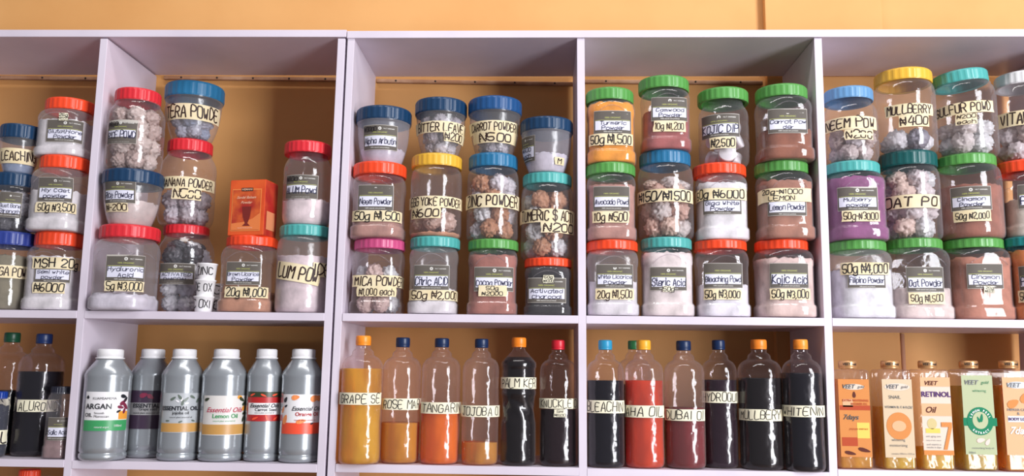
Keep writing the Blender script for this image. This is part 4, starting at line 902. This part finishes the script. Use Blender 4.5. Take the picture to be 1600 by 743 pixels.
# silver essential oil bottles
def colour(n, rgb, r=.38): return plain(n, rgb, .62 if n.startswith('veet') else r, 0, .15 if n.startswith('veet') else .5)
def silver(x0, x1, cx0, cx1, depth, label, ytop=544.5):
    X, yc, R, Ht = place(x0, x1, zbotA2, ytop, depth)
    hc = 15.5 * 1.27e-3; Hb = Ht - hc
    root = empty('essential_oil_bottle', (X, yc, zbotA2), label, 'bottle', 'silver essential oil bottles')
    V, Fc = lathe([(h * Hb, r * R, n) for h, r, n in densify(SLV, .05)], 64); mesh_obj('bottle_body', V, Fc, M_silver, root)
    V, Fc = lathe([(0, R * .60, 2), (.0012, R * .63, 2), (.0028, R * .60, 2)], 40); c = mesh_obj('neck_ring', V, Fc, M_white, root); c.location.z = Hb
    V, Fc = cap_vf(R * .56, hc - .002, 36); c = mesh_obj('cap', V, Fc, M_white, root); c.location.z = Hb + .002
    root.location.z += .0005
    return Surf(SLV, R, Hb, (X, yc, zbotA2)), root
def art_bands(S, root, x0, x1, y0, y1, base):
    xm = (x0 + x1) / 2; ua, _ = S.inv(x0, (y0 + y1) / 2); ub, _ = S.inv(x1, (y0 + y1) / 2); _, zt = S.inv(xm, y0); _, zb = S.inv(xm, y1)
    lab = patch('label', ua, ub, zb, zt, lambda u, z: S.p(u, z, .0006), base, root, nu=24)
    def q(fx, fy): return ua + (ub - ua) * fx, zb + (zt - zb) * fy
    return lab, q
def band(S, lab, q, f, mat, name, lev=1):
    a, b = q(f[0], f[1]); c, d = q(f[2], f[3]); return patch(name, a, c, b, d, lambda u, z: S.p(u, z, .0006 + .0004 * lev), mat, lab, nu=16)
def words_on(S, lab, q, items, mat, name='lettering', lev=3):
    acc = ([], [])
    for t, fx0, fy0, fx1, fy1, sh, of in items:
        a, b = q(fx0, fy0); c, d = q(fx1, fy1); type_add(acc, t, a, c, b, d, lambda u, z: S.p(u, z, .0006 + .0004 * lev), sh, of)
    return mesh_obj(name, acc[0], acc[1], mat, lab, False)
def leaves(S, lab, q, pts, mat, name, lev=2):
    acc = ([], [])
    for fx, fy, L, a, w in pts:
        cu, cz = q(fx, fy); P = []
        for k in range(10):
            t = 2 * PI * k / 10; x = L * math.cos(t); y = L * w * math.sin(t) * (1 - .35 * math.cos(t)); P.append((cu + x * math.cos(a) - y * math.sin(a), cz + x * math.sin(a) + y * math.cos(a)))
        merge(acc, poly_vf(P, lambda u, z: S.p(u, z, .0006 + .0004 * lev)))
    return mesh_obj(name, acc[0], acc[1], mat, lab, False)
mW = colour('print_white', (238, 236, 238)); mB = colour('print_dark', (34, 36, 44)); mGn = colour('print_green', (64, 156, 96)); mOr = colour('print_orange', (236, 160, 62)); mMa = colour('print_maroon', (128, 44, 70))
mPu = colour('print_purple', (62, 46, 66)); mGy = colour('print_grey', (158, 156, 158)); mOc = colour('print_ochre', (196, 148, 82)); mRd = colour('print_red', (182, 38, 40)); mFo = colour('print_forest', (52, 62, 42))
mPk = colour('print_rose', (190, 52, 84)); mVm = colour('print_vermilion', (238, 84, 56)); mLg = colour('print_leaf', (96, 108, 98)); mSv = colour('print_silver', (176, 180, 184))
S, r = silver(132, 201, 152, 190, -.007, 'silver bottle with white and green argan oil label')
lab, q = art_bands(S, r, 133, 198, 612, 673, mW)
band(S, lab, q, (0, 0, 1, .27), mGn, 'green_band'); band(S, lab, q, (.76, .29, 1, .50), mOr, 'orange_patch')
leaves(S, lab, q, [(.85, .72, .008, .6, .45), (.93, .62, .008, -.8, .45), (.80, .60, .007, -.2, .4), (.90, .52, .007, 1.2, .4)], mMa, 'flower_print')
leaves(S, lab, q, [(.86, .88, .007, -.2, .5), (.92, .80, .006, .8, .5), (.76, .5, .005, .5, .4), (.08, .86, .0035, 1.5, .9)], mB, 'leaf_print')
words_on(S, lab, q, [('ARGAN', .04, .55, .60, .70, 0, .02), ('OIL', .04, .33, .22, .48, 0, .012), ('Smooth', .26, .42, .46, .49, 0, 0), ('Moroccan', .26, .33, .56, .41, 0, 0), ('KUAMSAMEMA', .18, .80, .72, .86, 0, 0)], mB)
words_on(S, lab, q, [('natural argan', .25, .06, .60, .12, 0, 0), ('100ml', .68, .10, .84, .16, 0, 0)], mW, 'small_print')
S, r = silver(203, 265, 222, 258, .046, 'silver bottle with dark purple grape seed label')
lab, q = art_bands(S, r, 204, 252, 610, 670, mPu)
band(S, lab, q, (0, .36, 1, .68), mGy, 'pale_band'); leaves(S, lab, q, [(.45, .88, .008, .3, .6), (.65, .84, .007, -.6, .6)], mMa, 'grape_print')
words_on(S, lab, q, [('ESSENTIAL', .10, .55, .98, .66, 0, .03), ('Grape seed', .28, .46, .92, .55, 0, .01), ('natural plant essential oil', .1, .38, .96, .44, 0, 0)], mB)
S, r = silver(252, 315, 274, 310, .006, 'silver bottle with grey leafed label of jojoba oil')
lab, q = art_bands(S, r, 254, 311, 614, 676, mSv)
band(S, lab, q, (0, .02, 1, .24), mOc, 'ochre_band')
leaves(S, lab, q, [(.30, .86, .006, .6, .4), (.45, .90, .006, 2.2, .4), (.60, .84, .006, .8, .4), (.75, .9, .006, -.5, .4), (.9, .82, .006, 1, .4), (.52, .76, .006, 1.4, .4), (.2, .30, .004, 0, .4), (.5, .28, .004, .4, .4), (.8, .3, .004, -.3, .4)], mLg, 'leaf_print')
leaves(S, lab, q, [(.5, .84, .004, 1.2, .4), (.62, .74, .004, .2, .4), (.4, .8, .004, 2.6, .4)], mW, 'white_leaf_print')
words_on(S, lab, q, [('ESSENTIAL OIL', .02, .56, .92, .67, 0, .03), ('jojoba oil', .24, .44, .74, .54, 0, .012), ('natural plant essential oil', .1, .36, .9, .41, 0, 0)], mB)
S, r = silver(315, 384, 335, 372, .006, 'silver bottle with cream and ochre lemon oil label')
lab, q = art_bands(S, r, 318, 381, 618, 680, colour('print_cream', (222, 218, 214)))
band(S, lab, q, (0, .02, 1, .27), mOc, 'ochre_band')
leaves(S, lab, q, [(.88, .9, .008, -.5, .4), (.96, .8, .007, .6, .4), (.1, .9, .006, .4, .5), (.94, .4, .006, 1.3, .4), (.98, .55, .006, .3, .4)], mFo, 'leaf_print')
leaves(S, lab, q, [(.82, .96, .006, 0, .6), (.94, .68, .006, 1, .6)], mOr, 'lemon_print')
words_on(S, lab, q, [('Essential Oils', .12, .56, .90, .72, .4, .008)], mPk, 'script_lettering'); words_on(S, lab, q, [('Lemon Oil', .26, .43, .78, .54, 0, .018), ('natural plant essential oil', .15, .33, .85, .38, 0, 0)], mGn)
S, r = silver(385, 441, 401, 437, .018, 'silver bottle with red label of carrot seed oil')
lab, q = art_bands(S, r, 387, 437, 612, 658, mRd)
band(S, lab, q, (0, .82, 1, 1), mFo, 'dark_band'); leaves(S, lab, q, [(.2, .9, .006, .4, .3), (.5, .88, .006, -.4, .3), (.8, .9, .006, .3, .3), (.3, .1, .007, .4, .3), (.6, .12, .007, 2, .3), (.85, .1, .006, .6, .3)], mVm, 'carrot_print')
band(S, lab, q, (.06, .22, 1, .62), mW, 'pale_band')
words_on(S, lab, q, [('Essential Oils', .12, .46, .96, .60, .4, .02), ('Carrot Seed', .28, .34, .88, .45, 0, .02), ('natural plant essential oil', .12, .25, .96, .31, 0, 0)], mB)
S, r = silver(439, 503, 456, 492, .006, 'silver bottle with bright orange oil label, beside the side panel')
lab, q = art_bands(S, r, 442, 499, 616, 678, mW)
band(S, lab, q, (0, 0, 1, .28), mVm, 'orange_band'); leaves(S, lab, q, [(.35, .92, .008, .2, .6), (.8, .9, .010, .3, .6), (.95, .9, .008, 0, .7), (.1, .36, .010, 1.2, .5), (.5, .32, .010, .2, .4), (.02, .6, .007, 1.2, .4)], colour('print_peach', (246, 150, 90)), 'orange_print')
leaves(S, lab, q, [(.1, .86, .006, 1, .6), (.12, .70, .004, .6, .5), (.75, .26, .004, .3, .4)], mB, 'leaf_print')
words_on(S, lab, q, [('Essential Oils', .28, .56, 1, .72, .4, .012)], mB, 'script_lettering'); words_on(S, lab, q, [('Orange Oil', .30, .42, .98, .55, 0, .02), ('natural plant essential oil', .22, .32, .96, .37, 0, 0)], mRd)

# rectangular oil bottles
GOLD = plain('gold_cap', (226, 172, 118), .3, .6, .5, (60, .1, 2, .001))
zbotC = at(1450, 735)[2]
M_body5 = clear('veet_plastic', (252, 246, 242), .05, (236, 206, 190), .12, .5)
def rbox(hw, hd, z0, z1, r, sh=.012, seg=6):
    """rounded rectangular bottle; flat shoulders that step in to the neck"""
    V = []; Fc = []
    def ring(hw_, hd_, rr, z):
        for cx_, cy_, a0 in ((hw_ - rr, -hd_ + rr, -PI / 2), (hw_ - rr, hd_ - rr, 0), (-hw_ + rr, hd_ - rr, PI / 2), (-hw_ + rr, -hd_ + rr, PI)):
            for k in range(seg + 1):
                a = a0 + PI / 2 * k / seg; V.append((cx_ + rr * math.cos(a), cy_ + rr * math.sin(a), z))
    rs = [(hw - .003, hd - .003, r * .7, z0), (hw - .0008, hd - .0008, r, z0 + .0015), (hw, hd, r, z0 + .004), (hw, hd, r, z1 - sh * .55), (hw - .001, hd - .001, r, z1 - sh * .25), (hw - .005, hd - .005, r, z1)]
    for a in rs: ring(*a)
    n = 4 * (seg + 1)
    for i in range(len(rs) - 1):
        for k in range(n):
            k2 = (k + 1) % n; Fc.append((i * n + k, i * n + k2, (i + 1) * n + k2, (i + 1) * n + k))
    Fc.append(tuple(reversed(range(n)))); Fc.append(tuple((len(rs) - 1) * n + k for k in range(n)))
    return V, Fc
def veet(x0, x1, label, liqc, yl):
    cpx = (x0 + x1) / 2; Y = .033; hd = .028; hw = (at(x1, 655, Y - hd)[0] - at(x0, 655, Y - hd)[0]) / 2
    zt = at(cpx, 577, Y - hd)[2]; X = at(cpx, 655, Y - hd)[0]; Hh = zt - zbotC
    root = empty('rectangular_oil_bottle', (X, Y, zbotC), label, 'bottle', 'rectangular oil bottles with gold caps')
    root.location.z += .0005
    V, Fc = rbox(hw, hd, 0, Hh, .008); bd_ = mesh_obj('bottle_body', V, Fc, M_body5, root, False)
    V, Fc = lathe([(Hh - .001, .0120, 2), (Hh + .003, .0120, 2)], 24); mesh_obj('neck', V, Fc, M_body5, root)
    V, Fc = cap_vf(.0168, .0145, 40); c = mesh_obj('cap', V, Fc, GOLD, root); c.location.z = Hh + .002
    ct = ([], [])
    type_add(ct, 'VEET gold', -.0145, .0145, Hh + .006, Hh + .0125, lambda u, z: (.0174 * math.sin(u / .0168), -.0174 * math.cos(u / .0168), z), .2, .02)
    mesh_obj('lettering', ct[0], ct[1], mB, c, False).location.z = -(Hh + .002)
    hl = at(cpx, yl, Y - hd)[2] - zbotC
    V, Fc = rbox(hw - .0014, hd - .0014, .0014, hl, .007, .001); mesh_obj('liquid', V, Fc, liqc, root, False)
    return root, hw, hd, Hh
def vput(hd, off): return lambda u, z: (u, -hd - off, z)
L_v1 = liquid('amber_oil', (226, 166, 40), .5); L_v2 = liquid('pale_oil', (226, 190, 48), .5); L_v4 = liquid('olive_oil', (206, 180, 60), .5)
def vlabel(root, hw, hd, Hh, base, fz0, fz1):
    ua, ub = -hw * .90, hw * .90; zb, zt = Hh * fz0, Hh * fz1
    lab = patch('label', ua, ub, zb, zt, vput(hd, .0006), base, root, nu=2, nz=2)
    return lab, (lambda fx, fy: (ua + (ub - ua) * fx, zb + (zt - zb) * fy))
class Flat:
    def __init__(s, hd): s.hd = hd
    def p(s, u, z, off=0): return (u, -s.hd - off, z)
vO = colour('veet_orange', (206, 134, 74)); vP = colour('veet_peach', (216, 172, 132)); vR = colour('veet_rust', (176, 74, 44)); vC = colour('veet_cream', (216, 200, 184)); vG = colour('veet_pale_green', (176, 184, 148)); vD = colour('veet_deep_green', (24, 122, 86)); vY = colour('veet_yellow', (238, 196, 96)); vV = colour('veet_violet', (86, 54, 110)); vBr = colour('veet_brown', (92, 44, 36))
def oval(S, lab, q, fx, fy, rx, rz, mat, name, lev=1):
    cu, cz = q(fx, fy); V, Fc = poly_vf([(cu + rx * math.cos(2 * PI * k / 28), cz + rz * math.sin(2 * PI * k / 28)) for k in range(28)], lambda u, z: S.p(u, z, .0006 + .0004 * lev)); return mesh_obj(name, V, Fc, mat, lab, False)
# 1
r, hw, hd, Hh = veet(1309, 1363, 'rectangular bottle with brown and orange seven days label', L_v1, 592); S = Flat(hd)
lab, q = vlabel(r, hw, hd, Hh, vO, .12, .90)
oval(S, lab, q, .5, .90, .020, .0055, vC, 'logo_oval'); band(S, lab, q, (.12, .64, .45, .74), vP, 'orange_patch'); band(S, lab, q, (.02, .60, 1, .66), vR, 'rust_band'); band(S, lab, q, (.05, .14, .55, .25), vR, 'brown_patch'); band(S, lab, q, (.55, .24, .95, .44), vY, 'yellow_patch')
leaves(S, lab, q, [(.3, .05, .011, -.2, .3), (.75, .09, .012, -.25, .3), (.5, .80, .006, 1.57, .5)], vBr, 'spice_print')
words_on(S, lab, q, [('VEET', .14, .87, .55, .94, .3, .02), ('gold', .58, .875, .88, .92, .3, 0), ('7days', .12, .44, .62, .56, .3, .012)], mB); words_on(S, lab, q, [('EXTRA WHITENING', .12, .70, .95, .75, 0, .02), ('SHOWER OIL', .38, .66, .92, .70, 0, .02), ('papaya extract', .3, .33, .9, .38, .2, 0)], vR, 'rust_lettering')
# 2
r, hw, hd, Hh = veet(1378, 1430, 'rectangular bottle with cream label and orange disc', L_v2, 636); S = Flat(hd)
lab, q = vlabel(r, hw, hd, Hh, colour('veet_ivory', (208, 186, 156)), .12, .90)
oval(S, lab, q, .5, .40, .0235, .0255, vO, 'orange_disc'); oval(S, lab, q, .5, .40, .013, .010, vP, 'disc_centre', 2); oval(S, lab, q, .5, .90, .024, .007, vC, 'logo_oval')
words_on(S, lab, q, [('VEET', .14, .87, .56, .94, .3, .02), ('gold', .60, .875, .88, .92, .3, 0), ('SNAIL', .20, .74, .60, .80, 0, 0), ('VITAMIN B, C & E', .05, .62, .80, .66, 0, .02), ('Oil', .82, .61, .98, .67, .3, .01), ('whitening', .15, .20, .75, .24, 0, 0), ('moisturizing', .15, .13, .75, .17, 0, 0), ('contains 300ml e 10 fl oz', .2, .03, .96, .07, 0, 0)], mB)
# 3
r, hw, hd, Hh = veet(1438, 1490, 'rectangular bottle with retinol oil label and large seven', L_v2, 700); S = Flat(hd)
lab, q = vlabel(r, hw, hd, Hh, vC, .15, .92)
band(S, lab, q, (0, .88, 1, 1), vP, 'peach_top'); band(S, lab, q, (0, .50, 1, .66), vP, 'peach_band'); band(S, lab, q, (0, 0, 1, .06), vO, 'orange_foot'); oval(S, lab, q, .32, .40, .009, .010, colour('veet_khaki', (202, 184, 132)), 'round_print'); band(S, lab, q, (.10, .28, .58, .34), vY, 'yellow_patch')
acc = ([], []); pts = [(.62, .42), (.98, .42), (.98, .36), (.78, .07), (.66, .07), (.86, .36), (.62, .36)]; merge(acc, poly_vf([q(*a) for a in pts], lambda u, z: S.p(u, z, .0016))); mesh_obj('large_seven', acc[0], acc[1], vO, lab, False)
words_on(S, lab, q, [('VEET', .15, .89, .6, .96, .3, .02), ('Oil', .14, .52, .50, .64, .3, .015)], vBr, 'brown_lettering'); words_on(S, lab, q, [('RETINOL', .02, .72, 1, .84, 0, .025)], vV, 'violet_lettering')
words_on(S, lab, q, [('anti aging care', .1, .22, .58, .25, 0, 0), ('body oil with retinol', .1, .17, .58, .20, 0, 0), ('and vitamin e', .1, .12, .58, .15, 0, 0), ('results in days', .1, .08, .58, .11, 0, 0)], mB, 'small_print')
# 4
r, hw, hd, Hh = veet(1503, 1557, 'rectangular bottle with pale green label and green lemon ring', L_v4, 603); S = Flat(hd)
lab, q = vlabel(r, hw, hd, Hh, vG, .16, .94)
band(S, lab, q, (-.02, .36, 1.06, .46), vD, 'green_ribbon'); oval(S, lab, q, .52, .42, .0245, .026, vD, 'green_disc', 2); oval(S, lab, q, .52, .43, .0145, .016, vG, 'disc_centre', 3)
leaves(S, lab, q, [(.56, .46, .008, 1.4, .35), (.46, .44, .006, 1.9, .35)], vD, 'lemon_print', 4)
cu, cz = q(.52, .42); acc = ([], [])
for word, a0, a1, rad, flip in (('LEMON PEEL', 2.75, .4, .0192, 0), ('EXTRACT', 4.0, 5.42, .0205, 1)):
    for i, ch in enumerate(word):
        if ch == ' ': continue
        a = a0 + (a1 - a0) * i / (len(word) - 1); Vc, Fcc, w_, h_ = type_mesh(ch, 0, .02); s_ = .0055; th = a - PI / 2 if not flip else a + PI / 2; b = len(acc[0])
        for vx, vy in Vc:
            x, y = (vx - w_ / 2) * s_, (vy - h_ / 2) * s_; acc[0].append(S.p(cu + rad * math.cos(a) + x * math.cos(th) - y * math.sin(th), cz + rad * 1.06 * math.sin(a) + x * math.sin(th) + y * math.cos(th), .0022))
        acc[1].extend(tuple(b + i_ for i_ in f) for f in Fcc)
mesh_obj('ring_lettering', acc[0], acc[1], mW, lab, False)
words_on(S, lab, q, [('VEET', .10, .87, .55, .95, .3, .02)], mB); words_on(S, lab, q, [('gold', .60, .88, .9, .93, .3, 0), ('whitening', .3, .78, .8, .82, 0, 0)], vD, 'green_lettering'); words_on(S, lab, q, [('moisturizing body oil', .2, .06, .9, .10, 0, 0), ('300ml', .1, .01, .3, .04, 0, .01)], mB, 'small_print')
leaves(S, lab, q, [(.5, .18, .008, .2, .5), (.72, .16, .007, 1, .5)], colour('veet_pink', (232, 200, 190)), 'petal_print')
# 5
r, hw, hd, Hh = veet(1567, 1621, 'rectangular bottle with peach label cut by the picture edge', L_v1, 602); S = Flat(hd)
lab, q = vlabel(r, hw, hd, Hh, vP, .16, .92)
oval(S, lab, q, .5, .90, .021, .0065, mSv, 'logo_oval'); band(S, lab, q, (.1, .42, 1, .50), mSv, 'violet_band'); leaves(S, lab, q, [(.3, .66, .012, .5, .6), (.7, .74, .012, 1, .6)], vO, 'fruit_print')
words_on(S, lab, q, [('VEET', .14, .86, .6, .94, .3, .02), ('PAPAYA CARROT', .1, .56, .98, .60, 0, .02), ('&', .4, .515, .5, .55, 0, .02)], mB); words_on(S, lab, q, [('BODY LOTION', .12, .44, .98, .48, 0, .02)], vV, 'violet_lettering'); words_on(S, lab, q, [('7days', .14, .24, .85, .36, .3, .012)], mW, 'white_lettering')

# a jar on the shelf below, its orange lid just in view
R_, rt, z_ = jar('S', (2, 74), (10, 40), LOWZ, 737, 15, VERM, 'jar with orange lid on the shelf below the dark compartment', 'jars on the lowest shelf', fill=((150, 110, 90), .8), depth=.02)
